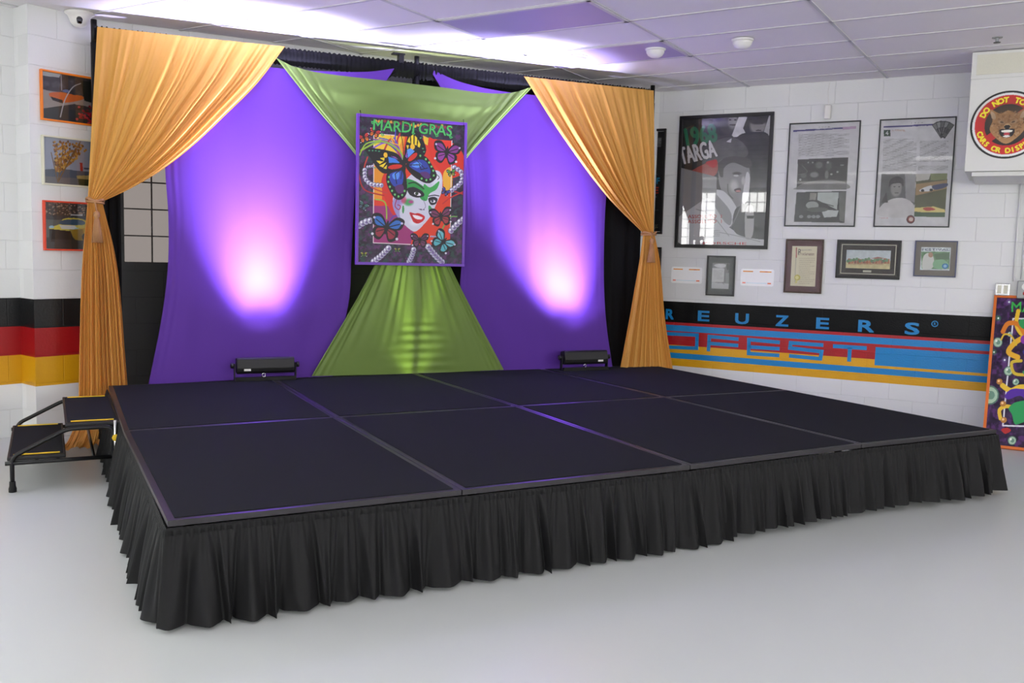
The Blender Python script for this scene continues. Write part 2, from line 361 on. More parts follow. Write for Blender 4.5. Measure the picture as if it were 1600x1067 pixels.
lb = [(0,.387,0),(.387,.597,3),(.597,.805,2),(.805,1.012,1),(1.012,CEIL,0)]; lm = [M['wall'], M['lblack'], M['lred'], M['lyel']]
b = wall('', LW, pier, lb); b.build('wall_left', lm, loc=(*LW.p, 0), rz=LW.a, kind='structure')
PS = Plane(cP, math.atan2(*(LW.p-cP)[::-1])); b = wall('', PS, np.linalg.norm(LW.p-cP), lb); b.build('wall_left_return', lm, loc=(*cP, 0), rz=PS.a, kind='structure')
# long left wall with glass block windows toward the camera side
LL = Plane(lend, LW.a)
WINS = []
def glass_window(P, s0, s1, z0, z1, n, power, tint, k=.2, mw=.008):
    """glass block window sitting in a wall opening: mortar grid over softly lit blocks"""
    f = MB(); nx = max(1, round((s1-s0)/k)); nz = max(1, round((z1-z0)/k))
    for i in range(nx+1): x = s0+(s1-s0)*i/nx; f.box(max(s0, x-mw), min(s1, x+mw), .02, .09, z0, z1)
    for j in range(nz+1): z = z0+(z1-z0)*j/nz; f.box(s0, s1, .021, .089, max(z0, z-mw), min(z1, z+mw))
    o = f.build('window_%d' % n, M['mortar'], loc=(*P.p, 0), rz=P.a, kind='structure')
    m = emit('daylit_glass_block_%d' % n, tint, power)
    g = MB(); g.box(s0, s1, .05, .06, z0, z1); g.build('glass_blocks', m, o); WINS.append(o)
w_ll = (1.0, 5.2, 1.1, 2.5)
b = wall('', LL, LEN_L, lb, openings=[w_ll]); b.build('wall_left_long', lm, loc=(*LL.p, 0), rz=LL.a, kind='structure')
glass_window(LL, *w_ll, 1, WIN_POWER, (.93, 1, .97))
# rear wall (behind the camera), its widest window added to brighten the room
RE = Plane(rear1, RW.a+math.pi); LRE = np.linalg.norm(rear1-rear0)
wr = [(LRE-1.5, LRE-.45, 1.72, 2.95), (LRE-2.8, LRE-2.1, 2.5, 2.95), (LRE-13.2, LRE-7.4, 1.6, 2.9)]
b = wall('', RE, LRE, openings=wr); b.build('wall_rear', M['wall'], loc=(*RE.p, 0), rz=RE.a, kind='structure')
for i, q in enumerate(wr): glass_window(RE, *q, (2, 3, 6)[i], WIN_POWER, (1, 1, .98))
SE = Plane(rend, RW.a-math.pi/2); LSE = np.linalg.norm(rend-rear1)
ws = (1.5, LSE-1.5, 1.2, 2.5)  # unseen window, added so more light enters from this side
b = wall('', SE, LSE, openings=[ws]); b.build('wall_side', M['wall'], loc=(*SE.p, 0), rz=SE.a, kind='structure')
glass_window(SE, *ws, 4, WIN_POWER*.5, (1, .99, .96))
# back wall behind the backdrop, with a glass block window on its left
def bwpx(x, y): return BW.px(x, y)
g0, g1 = bwpx(193, 333), bwpx(262, 411); hole = (g0[0], g0[0]+1.42, g1[1], g1[1]+1.22)
b = wall('', BW, BWL, openings=[hole]); b.build('wall_back', M['wall'], loc=(*BW.p, 0), rz=BW.a, kind='structure')
glass_window(BW, *hole, 5, 1.15, (1, .88, .82), k=.2, mw=.005)

# ceiling with its grid
GA = math.radians(-31.5); gl = np.array([math.cos(GA), math.sin(GA)]); gs = np.array([-math.sin(GA), math.cos(GA)]); G0 = np.array([-.601, 6.683])
cb = MB(); cb.prism([tuple(q) for q in hull], CEIL, CEIL+.1); cb.build('ceiling', M['ceil'], kind='structure')
def inside(p):
    n = len(hull); c = False
    for i in range(n):
        (x0, y0), (x1, y1) = hull[i], hull[(i+1) % n]
        if (y0 > p[1]) != (y1 > p[1]) and p[0] < (x1-x0)*(p[1]-y0)/(y1-y0)+x0: c = not c
    return c
tb = MB()
def clipline(p, d):
    ts = []
    for i in range(len(hull)):
        a, c = np.array(hull[i]), np.array(hull[(i+1) % len(hull)]); e = c-a; den = d[0]*e[1]-d[1]*e[0]
        if abs(den) < 1e-9: continue
        t = ((a[0]-p[0])*e[1]-(a[1]-p[1])*e[0])/den; s = ((a[0]-p[0])*d[1]-(a[1]-p[1])*d[0])/den
        if 0 <= s <= 1: ts.append(t)
    ts.sort(); return list(zip(ts[::2], ts[1::2]))
def strip(p, d, t0, t1, wd):
    q = np.array([-d[1], d[0]])*wd/2; A, B = p+d*t0, p+d*t1
    tb.prism([tuple(A-q), tuple(B-q), tuple(B+q), tuple(A+q)], CEIL-.006, CEIL+.002)
for k in range(-9, 12):
    for t0, t1 in clipline(G0+gl*1.219*k, gs): strip(G0+gl*1.219*k, gs, t0, t1, .024)
for k in range(-20, 6):
    for t0, t1 in clipline(G0+gs*.6095*k, gl): strip(G0+gs*.6095*k, gl, t0, t1, .024)
tb.build('trim_1', M['tbar'], kind='structure')
def troffer(i, j, wl, label, open_=False, cat='ceiling light'):
    c = G0+gl*1.219*i+gs*.6095*j; t = empty('ceiling_light', (c[0], c[1], CEIL), GA, label=label, cat=cat, group='recessed ceiling light panels')
    f = MB(); L, W_ = 1.219, .6095
    for q in [(0, L, 0, .03), (0, L, W_-.03, W_), (0, .03, 0, W_), (L-.03, L, 0, W_)]: f.box(*q, -.012, -.002)
    f.build('frame', M['tbar'], t)
    if open_:
        d = MB(); d.box(.03, L-.03, .03, W_-.03, -.006, -.003); d.build('reflector', M['fixture'], t)
        for k in range(3): q = MB(); q.tube([(.06, .15+.155*k, -.02), (L-.06, .15+.155*k, -.02)], .013, 10); q.build('tube', M['white'], t, smooth=True)
    else:
        d = MB(); d.box(.03, L-.03, .03, W_-.03, -.009, -.003); d.build('diffuser', M['diffuser'], t)
troffer(0, 0, 0, 'unlit lavender-tinted ceiling light panel, nearest the camera at top centre')
troffer(0, 2, 0, 'unlit ceiling light panel beside the ceiling domes, above the right orange drape')
troffer(-2, 1, 0, 'ceiling light panel with pale lamp strips above the left orange drape', True)

# fill panels added out of view behind the camera to brighten the room
M['lit'] = emit('fill_diffuser', (1, .98, .95), 2.6)
for i, j in ((-3, -4), (-1, -7), (1, -10), (-2, -11), (2, -6), (4, -9), (4, -3), (0, -13), (-4, -8), (3,-13), (-5,-5), (5, -6)):
    c = G0+gl*1.219*i+gs*.6095*j
    if not inside(c) or not inside(c+gl*1.219+gs*.61) or c[1] > 3.4: continue
    t = empty('ceiling_light', (c[0], c[1], CEIL), GA, label='unseen fill light panel added to the ceiling at the camera end of the room', cat='ceiling light', group='added fill panels behind the camera')
    f = MB(); L, W_ = 1.219, .6095
    for q in [(0, L, 0, .03), (0, L, W_-.03, W_), (0, .03, 0, W_), (L-.03, L, 0, W_)]: f.box(*q, -.012, -.002)
    f.build('frame', M['tbar'], t); d = MB(); d.box(.03, L-.03, .03, W_-.03, -.009, -.003); d.build('diffuser', M['lit'], t)

# ================================================================ STAGE
HS = .406
N_ = {(0,0):(-1.256,3.316),(1,0):(-.197,3.874),(2,0):(.896,4.464),(3,0):(1.985,5.110),(4,0):(3.04,5.672),(0,1):(-2.104,4.942),(1,1):(-1.058,5.525),(2,1):(.045,6.103),(3,1):(1.130,6.680),
      (4,1):(2.19,7.212),(0,2):(-2.889,6.538),(1,2):(-1.853,7.095),(2,2):(-.817,7.633),(3,2):(.251,8.182),(4,2):(1.319,8.727)}
names = {(0,0):'front left corner',(1,0):'front row, second from the left',(2,0):'front row, third from the left',(3,0):'front right corner, nearest the leaning carnival picture',
         (0,1):'back left corner, beside the step unit',(1,1):'back row, second from the left, before the green cloth',(2,1):'back row, under the right light bar',(3,1):'back right corner, beside the mural wall'}
def inset(q, d):
    c = sum(q)/4; out = []
    for i in range(4):
        p = q[i]; a = q[i-1]-p; b2 = q[(i+1) % 4]-p; a = a/np.linalg.norm(a); b2 = b2/np.linalg.norm(b2); s_ = abs(a[0]*b2[1]-a[1]*b2[0]); out.append(p+(a+b2)*d/s_)
    return out
for (i, j), nm in names.items():
    Q = [np.array(N_[k]) for k in [(i, j), (i+1, j), (i+1, j+1), (i, j+1)]]; c = sum(Q)/4
    t = empty('stage_deck', (c[0], c[1], 0), 0, label='black carpeted stage platform at the '+nm, cat='stage platform', group='stage platforms')
    q0 = [p-c for p in inset(Q, .002)]; q1 = [p-c for p in inset(Q, .030)]
    fr = MB(); fr.prism([tuple(p) for p in q0], HS-.027, HS-.003); fr.build('frame', M['deckmetal'], t, bevel=.002)
    cc = MB(); cc.prism([tuple(p) for p in q1], HS-.003, HS); cc.build('carpet', M['carpet'], t)
    for p in [x-c for x in inset(Q, .09)]:
        l = MB(); l.tube([(p[0], p[1], .0), (p[0], p[1], HS-.028)], .02, 10); l.build('leg', M['chrome'], t, smooth=True)

def skirt(name, path, label, seed, hem=.015, closed_flare=1.):
    r = np.random.default_rng(seed); P = [np.array(p, float) for p in path]; seg = [np.linalg.norm(b-a) for a, b in zip(P[:-1], P[1:])]; L = sum(seg)
    S = np.arange(0, L, .006); ph = np.zeros(len(S)); ph2 = np.zeros(len(S)); f = 0; f2 = 0
    step1 = np.interp(S, np.arange(0, L+1, .11), r.uniform(.045, .14, len(np.arange(0, L+1, .11)))); step2 = np.interp(S, np.arange(0, L+1, .05), r.uniform(.018, .036, len(np.arange(0, L+1, .05))))
    ph = np.cumsum(2*np.pi*.006/step1); ph2 = np.cumsum(2*np.pi*.006/step2); am = np.interp(S, np.arange(0, L+1, .17), r.uniform(.55, 1.3, len(np.arange(0, L+1, .17)))); hm = np.interp(S, np.arange(0, L+1, .3), r.uniform(-.008, .008, len(np.arange(0, L+1, .3))))
    def at(s):
        acc = 0
        for k, l in enumerate(seg):
            if s <= acc+l or k == len(seg)-1:
                t = (P[k+1]-P[k])/l; return P[k]+t*(s-acc), t, k, acc, l
            acc += l
    nrm = []; pos = []; tan = []
    for s in S:
        p, t, k, acc, l = at(s); n = np.array([t[1], -t[0]])
        for kk, d in ((k-1, s-acc), (k+1, acc+l-s)):
            if 0 <= kk < len(seg) and d < .10:
                t2 = (P[kk+1]-P[kk])/seg[kk]; n2 = np.array([t2[1], -t2[0]]); w_ = .5*(1-d/.10); n = n*(1-w_)+n2*w_; n = n/np.linalg.norm(n)*(1+(.25*w_ if abs(n2@np.array([t[1], -t[0]])) < .8 else 0))
        nrm.append(n); pos.append(p); tan.append(t)
    nrm, pos, tan = map(np.array, (nrm, pos, tan)); G = []; R_ = 30; top = HS-.056; 
    fold = 1.9*np.abs(np.sin(ph/2))**.65-1+.22*np.sin(2*ph+1.3)+.3*np.sin(.41*ph+2); fine = np.sin(ph2)
    ph3 = np.cumsum(2*np.pi*.006/np.interp(S, np.arange(0, L+1, .08), r.uniform(.03, .07, len(np.arange(0, L+1, .08)))))
    for k in range(R_):
        h = k/(R_-1); e = h**.8
        d = .010+.026*closed_flare*h+am*(.005+.040*e)*(fold+.9)*.7-.010*e*np.abs(np.cos(ph/2))**9 + fine*.004*(1-h)**2 + (1-h)*h*.026*np.sin(ph3)
        side = am*.020*e*np.cos(ph*.5)+.01*h*np.sin(.3*ph)
        q = pos+nrm*d[:, None]+tan*side[:, None]; z = top*(1-h)+(hem+hm)*h - .0*h
        G.append(np.concatenate([q, (np.broadcast_to(z, (len(S),)))[:, None]], 1).tolist())
    c = P[0]; t = empty(name, (0, 0, 0), 0, label=label, cat='stage skirt', group='black stage skirts')
    m = MB(); m.grid(G); m.build('pleated_cloth', M['skirt'], t, smooth=True)
    hb = MB(); G = []
    for z, oo in ((HS-.007, .004), (HS-.011, .010), (HS-.022, .011), (HS-.042, .012), (HS-.052, .010)):
        q = pos+nrm*(oo+.006*np.sign(fine)*np.abs(fine)**.5*(1 if z < HS-.015 else .3))[:, None] if True else 0
        G.append(np.concatenate([q, np.full((len(S), 1), z-.022)], 1).tolist())
    hb.grid(G); hb.build('header_band', M['skirt'], t, smooth=True)
spl = on_z(1128, 838, .02)[:2]; fa, fbv = np.array(N_[(2,0)]), np.array(N_[(3,0)]); ee = (fbv-fa)/np.linalg.norm(fbv-fa); sp_ = fa+ee*(ee@(spl-fa))
skirt('stage_skirt', [N_[(0,2)], N_[(0,0)], N_[(1,0)], N_[(2,0)], tuple(sp_)], 'long black pleated skirt round the left side and front of the stage', 3, .012)
skirt('stage_skirt', [tuple(sp_-ee*.02), N_[(3,0)], N_[(4,0)], N_[(4,2)]], 'shorter black pleated skirt at the right end of the stage front', 5, .035)

# ================================================================ STEP UNIT
e2 = np.array(N_[(0,2)])-np.array(N_[(0,0)]); e2 /= np.linalg.norm(e2); outv = np.array([-e2[1], e2[0]]); outv = outv if outv[0] < 0 else -outv
org = np.array(N_[(0,0)]); st = empty('step_unit', (*(org+e2*2.33), 0), math.atan2(outv[1], outv[0]), label='black folding two-step unit with yellow edge strips at the left of the stage', cat='steps')
# local: X = outward from the stage, Y = -along? resolve the sign so that +Y runs to the back of the stage
ysg = 1 if (-math.sin(st.rotation_euler.z)*e2[0]+math.cos(st.rotation_euler.z)*e2[1]) > 0 else -1
WT = 1.04
def Y(a): return ysg*a
def tread(x0, x1, z, nm):
    m = MB(); m.box(x0, x1, min(Y(0), Y(WT)), max(Y(0), Y(WT)), z-.022, z); o = m.build('tread', M['blackplastic'], st, bevel=.005)
    c = MB(); c.box(x0+.012, x1-.012, min(Y(.03), Y(WT-.03)), max(Y(.03), Y(WT-.03)), z, z+.002); c.build('grip_surface', M['carpet'], o)
    for a in (.05, WT-.05):
        s = MB(); s.box(x0+.03, x1-.03, min(Y(a-.012), Y(a+.012)), max(Y(a-.012), Y(a+.012)), z+.002, z+.006); s.build('edge_strip', M['yellow'], o, bevel=.001)
tread(.30, .60, .195, 'lower'); tread(.008, .30, .372, 'upper')
def rounded(pts, r=.05, n=6):
    P = [np.array(p, float) for p in pts]; out = [P[0]]
    for i in range(1, len(P)-1):
        a, c, d = P[i-1], P[i], P[i+1]; u = (a-c)/np.linalg.norm(a-c); v = (d-c)/np.linalg.norm(d-c)
        for t in np.linspace(0, 1, n): out.append((c+u*r)*(1-t)**2+c*2*t*(1-t)+(c+v*r)*t*t)
    out.append(P[-1]); return out
for a in (-.02, WT+.02):
    y = Y(a)
    s = MB(); s.tube(rounded([(.575, y, .03), (.575, y, .20), (.29, y, .345), (.05, y, .345), (.05, y, .03)], .04), .0125, 12); s.build('side_frame', M['blackmetal'], st, smooth=True)
    s = MB(); s.tube([(.61, y, .165), (.03, y, .165)], .012, 12); s.build('lower_rail', M['blackmetal'], st, smooth=True)
    for x in (.575, .05):
        s = MB(); s.lathe([(.016, .06), (.017, .035), (.021, .02), (.021, 0)], 16, (x, y, 0)); s.build('foot', M['rubber'], st, smooth=True)
for x in (.45, .15):
    s = MB(); s.tube([(x, Y(-.02), .165), (x, Y(WT+.02), .165)], .009, 10); s.build('cross_bar', M['blackmetal'], st, smooth=True)
for x in (.34, .57):
    s = MB(); s.tube([(x, Y(0), .168), (x, Y(WT), .168)], .009, 10); s.build('cross_bar', M['blackmetal'], st, smooth=True)
s = MB(); s.tube([(.035, Y(-.045), .05), (.035, Y(-.045), .385)], .010, 12); po = s.build('chrome_post', M['chrome'], st, smooth=True, label='shiny chrome locking post')
s = MB(); s.lathe([(.004, -.012), (.020, -.010), (.022, 0), (.018, .012), (.004, .014)], 8, (.035, Y(-.068), .285), 'Y'); s.build('knob', M['yellow'], po)
s = MB(); s.lathe([(.008, 0), (.018, .004), (.018, .02), (.008, .024)], 12, (.05, Y(-.05), .10), 'Y'); s.build('latch_knob', M['rubber'], po)

# ================================================================ BACKDROP
def cr_curve(P, n):
    P = np.array(P, float)
    if len(P) == 2: t = np.linspace(0, 1, n)[:, None]; return P[0]*(1-t)+P[1]*t
    d = np.r_[0, np.cumsum(np.linalg.norm(np.diff(P, axis=0), axis=1))]; out = []
    for s in np.linspace(0, d[-1], n):
        i = min(max(np.searchsorted(d, s)-1, 0), len(P)-2); t = (s-d[i])/(d[i+1]-d[i]); p1, p2 = P[i], P[i+1]
        m1 = (P[i+1]-P[i-1])/(d[i+1]-d[i-1])*(d[i+1]-d[i]) if i > 0 else p2-p1; m2 = (P[i+2]-P[i])/(d[i+2]-d[i])*(d[i+1]-d[i]) if i+2 < len(P) else p2-p1
        out.append((2*t**3-3*t*t+1)*p1+(t**3-2*t*t+t)*m1+(-2*t**3+3*t*t)*p2+(t**3-t*t)*m2)
    return np.array(out)
def coons(top, bot, left, right, n, m, o):
    """surface patch between four edges traced on the backdrop plane; returns s,z arrays [m][n]"""
    f = lambda P: [BD.px(x, y, o) if not isinstance(x, str) else y for x, y in P]
    T, B, L, R_ = cr_curve(f(top), n), cr_curve(f(bot), n), cr_curve(f(left), m), cr_curve(f(right), m)
    u = np.linspace(0, 1, n)[None, :, None]; v = np.linspace(0, 1, m)[:, None, None]
    return (1-v)*T[None]+v*B[None]+(1-u)*L[:, None]+u*R_[:, None]-((1-u)*(1-v)*T[0]+u*(1-v)*T[-1]+(1-u)*v*B[0]+u*v*B[-1])
def foldsum(u, seed, n0, n1, k=7):
    r = np.random.default_rng(seed); out = 0*u
    for i in range(k):
        fq = r.uniform(n0, n1); out = out+r.uniform(.5, 1)*np.sin(2*np.pi*(fq*u+r.uniform()))*(n0/fq)**.4
    return out/math.sqrt(k)
def sheet(name, P, oarr, material, parent, **k):
    G = [[(P[i, j, 0], -oarr[i, j], P[i, j, 1]) for j in range(P.shape[1])] for i in range(P.shape[0])]
    m = MB(); m.grid(G); return m.build(name, material, parent, smooth=True, fixn=False, **k)
def warp(n, seed, amt=.35):
    r = np.random.default_rng(seed); x = np.cumsum(r.uniform(1-amt, 1+amt, n)); return (x-x[0])/(x[-1]-x[0])

sL, sR, sC = BD.px(151, 300)[0], BD.px(1019, 160)[0], BD.px(651, 110)[0]
fr = empty('backdrop_frame', (*BD.p, 0), BD.a, label='black pipe frame of upright poles and crossbars carrying the backdrop cloths', cat='backdrop frame')
for s, z in ((sL, 2.995), (sC, 3.0), (sR, 2.985)):
    m = MB(); m.tube([(s, .0, .0), (s, 0, z-.16)], .024, 16); p = m.build('upright', M['blackmetal'], fr, smooth=True)
    m = MB(); m.tube([(s, 0, z-.16), (s, 0, z)], .021, 16); m.build('upright_top', M['blackmetal'], p, smooth=True)
    m = MB(); m.box(s-.10, s+.10, -.03, .16, 0, .012); m.build('base_plate', M['blackmetal'], p, bevel=.003)
for a, c in ((sL, sC), (sC, sR)):
    m = MB(); m.tube([(a+.02, 0.0, 2.895), (c-.02, 0.0, 2.895)], .018, 12); m.build('crossbar', M['blackmetal'], fr, smooth=True)
q = BD.px(626, 84); m = MB(); m.box(q[0]-.02, q[0]+.02, -.03, .03, 2.93, q[1]); m.box(q[0]-.07, q[0]+.03, -.03, .03, q[1]-.012, q[1]); m.build('hook_bracket', M['blackmetal'], fr)
for x0, y0, x1, y1 in ((640, 98, 603, 124), (657, 99, 686, 134)):
    a, c = BD.px(x0, y0), BD.px(x1, y1); m = MB(); m.tube([(a[0], -.005, a[1]), (c[0], -.02, c[1])], .006, 6); m.build('strap', M['blackcloth'], fr)

# black drapes (two lengths either side of the centre pole)
for a, c, lab in ((sL, sC, 'sheer black drape behind the left purple panel, glass block window showing through'), (sC, sR, 'black drape hanging behind the right purple panel and right orange drape')):
    t = empty('black_drape', (*BD.p, 0), BD.a, label=lab, cat='drape', group='black backing drapes')
    n, m_ = 420, 12; u = np.linspace(0, 1, n); v = np.linspace(0, 1, m_)
    f = foldsum(u, int(a*10) % 97, 9, 26); P = np.zeros((m_, n, 2)); P[..., 0] = a+(c-a)*u[None]; P[..., 1] = 2.93-(2.93-.02)*v[:, None]
    sheet('cloth', P, -.11+(.010+.008*v[:, None])*f[None]*np.ones((m_, 1)), M['sheer'] if a < sC-.5 else M['blackcloth'], t)
    if a < sC-.5:
        P3 = P[:, ::4].copy(); P3[..., 0] = a+(BD.px(190, 380)[0]-a)*u[None, ::4]
        sheet('doubled_edge', P3, -.095+.010*np.sin(u[None, ::4]*22)*np.ones((m_, 1)), M['blackcloth'], t)
    # gathered rod pocket along the top
    G = []; f2 = foldsum(u, 5, 40, 90)
    for k, (dz, oo) in enumerate([(-.075, .0), (-.03, .028), (0, .034), (.03, .03), (.052, .012), (.05, -.02), (0, -.034)]):
        G.append([(a+(c-a)*u[i], -(oo+.005*f2[i]), 2.895+dz+(.008*f2[i] if abs(dz) > .04 else 0)) for i in range(n)])
    m = MB(); m.grid(G); m.build('rod_pocket', M['blackcloth'], t, smooth=True)

def drape(name, spec, material, seed, amp, nf, o0, label, group=None, n=260, m=140, front=None):
    t = empty(name, (*BD.p, 0), BD.a, label=label, cat='drape', group=group); return t
# purple panels
def purple(top, bot, left, right, seed, lab):
    t = empty('purple_panel', (*BD.p, 0), BD.a, label=lab, cat='fabric panel', group='purple stretch panels')
    n, m = 160, 160; P = coons(top, bot, left, right, n, m, .03); u = np.linspace(0, 1, n)[None]; v = np.linspace(0, 1, m)[:, None]
    f = foldsum(u, seed, 3, 9); edge = np.clip(1-u/.15, 0, 1)**2+np.clip(1-(1-u)/.12, 0, 1)**2
    fe = foldsum(u*1.0, seed+1, 18, 40)
    o = .03+.0035*f*np.ones_like(v)+.006*edge*fe*np.sin(np.pi*v)+.004*np.sin(np.pi*v)*np.sin(np.pi*u)
    s = sheet('cloth', P, o, M['purple'], t); return t
purple([(262,72),(330,96),(430,106),(510,111.5),(574,112),(616,107)], [(232,601),(380,593),(520,588)], [(262,72),(257,180),(258,262),(263,340),(262,420),(252,500),(232,601)], [(616,107),(590,150),(566,220),(555,300),(549,400),(545,470),(520,588)], 11,
       'purple stretch fabric panel on the backdrop behind the left light bar')
purple([(671,107),(720,128),(775,141),(850,150),(985,158)], [(752,583),(850,578),(957,573)], [(671,107),(700,160),(716,230),(722,320),(722,400),(720,470),(752,583)], [(985,158),(955,230),(947,310),(944,380),(944,450),(948,510),(957,573)], 12,
       'purple stretch fabric panel on the backdrop behind the right light bar')
# green cloth
gt = empty('green_cloth', (*BD.p, 0), BD.a, label='green stretch fabric gathered at the middle behind the carnival poster, spread at top and bottom', cat='fabric panel')
n, m = 260, 120; u = np.linspace(0, 1, n)[None]; v = np.linspace(0, 1, m)[:, None]
P = coons([(431,90),(458,103.5),(502,114),(603,126),(691,136.5),(763,145.5),(801,144.5),(833,135)], [(612,330),(642,331),(672,334)], [(431,90),(490,165),(555,243),(612,330)], [(833,135),(780,190),(728,248),(672,334)], n, m, .07)
f1 = foldsum(u, 21, 5, 16); eL = np.clip(1-u/.22, 0, 1); eR = np.clip(1-(1-u)/.22, 0, 1)
rip = foldsum(v*1.0, 22, 2, 5)
o = .07+v*.03+(.003+.02*v**1.5)*f1*(.4+.6*v)+(eL**1.5+eR**1.5)*.012*foldsum(u, 23, 14, 30)+.012*np.exp(-((v-.13)/.05)**2)*np.sin(np.pi*u)-.008*np.exp(-((v-.25)/.05)**2)*np.sin(np.pi*u)
sheet('upper_cloth', P, o, M['green'], gt)
P2 = coons([(612,330),(642,331),(672,334)], [(487,588),(640,584),(788,578)], [(612,330),(583,417),(487,588)], [(672,334),(703,417),(788,578)], n, m, .07)
o2 = .10-.04*v+(.02*(1-v)**.8)*f1*np.clip(1.15-v, 0, 1)+.014*foldsum(u, 24, 7, 20)*np.clip(1-v*1.15, 0, 1)**.7+(np.clip(1-u/.1, 0, 1)+np.clip(1-(1-u)/.1, 0, 1))*.008*foldsum(u, 25, 25, 40)
o2 = o2+.0035*np.clip((v-.62)/.1, 0, 1)*np.exp(-((u-.55)/.14)**2)*np.sin(2*np.pi*v*17)+.03*np.sin(np.pi*v)*np.exp(-((u-.5)/.3)**2)
sheet('lower_cloth', P2, o2, M['green'], gt)

# orange drapes
def orange(lab, up, low, seed, rope_at, tassel_x, mirror=1, puddle=False):
    t = empty('orange_drape', (*BD.p, 0), BD.a, label=lab, cat='drape', group='orange drapes')
    n, m = 300, 110; v = np.linspace(0, 1, m)[:, None]; u = warp(n, seed, .6)[None]
    f = foldsum(u, seed, 6, 15, 6)*1.15+.28*foldsum(u, seed+1, 22, 40)
    P = coons(*up, n, m, .09); sw = np.linalg.norm(P[:, -1]-P[:, 0], axis=1)[:, None]; sw = sw/sw.max()
    o = .075+.02*np.sin(np.pi*v)+(.006+.026*np.sin(np.pi*np.clip(v, 0, .97))**.7)*f*.75+.012*np.abs(f)*v*0
    a = sheet('swag', P, np.maximum(o, .02), M['orange'], t)
    h = P[:3, :, :].copy(); 
    P = coons(*low, n, m, .09); f = foldsum(u, seed+2, 5, 14)+.5*foldsum(u, seed+3, 20, 40)
    o = .085+(.008+.030*np.clip(v*3, 0, 1))*f*.7
    if puddle:
        z = P[..., 1]; k = np.clip((.34-z)/.34, 0, 1); uu = u*np.ones_like(v)
        o = o+k**2*.42*(1-.25*uu)+.02*k*np.sin(uu*40+v*30); P[..., 0] -= .10*k**3*(1-uu); P[..., 1] = np.maximum(z, .012+.05*k**4*(1+np.sin(uu*25+3*np.sin(v*40)))*.6*(1-np.clip((k-.93)/.07, 0, 1)*.7))
    sheet('lower_fall', P, np.maximum(o, .02), M['orange'], t)
    # tie-back rope and tassel
    (x0, y0), (x1, y1) = rope_at; A, B = BD.px(x0, y0, .1), BD.px(x1, y1, .1); c = (A+B)/2; rx = np.linalg.norm(B-A)/2+.008; R_ = MB(); ang = math.atan2(B[1]-A[1], B[0]-A[0])
    R_.tube([(c[0]+rx*math.cos(a_)*math.cos(ang), -.085-.055*math.sin(a_), c[1]+rx*math.cos(a_)*math.sin(ang)+.008*math.sin(3*a_)) for a_ in np.linspace(0, 2*math.pi, 32)], .009, 8)
    R_.tube([(c[0]+rx*math.cos(a_)*math.cos(ang), -.085-.057*math.sin(a_), c[1]-.016+rx*math.cos(a_)*math.sin(ang)) for a_ in np.linspace(0, 2*math.pi, 32)], .008, 8)
    rp = R_.build('tieback_rope', M['rope'], t, smooth=True)
    q = BD.px(*tassel_x, .15); T_ = MB()
    T_.tube([(q[0]-.01, -.145, q[1]+.06), (q[0], -.15, q[1])], .006, 8)
    T_.lathe([(.006, 0), (.020, -.008), (.024, -.03), (.013, -.05), (.016, -.056), (.022, -.10), (.030, -.17), (.034, -.215), (.030, -.22), (.002, -.218)], 20, (q[0], -.15, q[1]))
    for k in range(20): a_ = 2*math.pi*k/20; T_.tube([(q[0]+.014*math.cos(a_), -.15+.014*math.sin(a_), q[1]-.055), (q[0]+.036*math.cos(a_), -.15+.036*math.sin(a_), q[1]-.222)], .0035, 5)
    T_.build('tassel', M['rope'], rp, smooth=True)
    return t
orange('orange sheer drape tied back at the left pole and reaching the floor beside the steps',
       ([(152,41),(300,57),(446,72)], [(137,314),(149,316),(160,315)], [(152,41),(143,200),(137,314)], [(446,72),(402,130),(352,180),(302,227),(252,266),(205,294),(160,315)]),
       ([(137,314),(149,316),(160,315)], [(122,688),(165,690),(206,690)], [(137,314),(128,420),(124,560),(122,688)], [(160,315),(183,415),(196,560),(206,690)]), 31, ((137, 311), (160, 314)), (151, 330), puddle=True)
orange('orange sheer drape tied back at the right pole next to the mural wall',
       ([(820,119),(920,130),(1023,141)], [(1006,364),(1014,365),(1023,364)], [(820,119),(880,215),(947,305),(1006,364)], [(1023,141),(1023,260),(1023,364)]),
       ([(1006,364),(1014,365),(1023,364)], [(958,640),(1010,642),(1060,644)], [(1006,364),(1000,410),(985,500),(958,640)], [(1023,364),(1032,410),(1040,500),(1056,600),(1060,644)]), 35, ((1006, 364), (1024, 364)), (1019, 372))

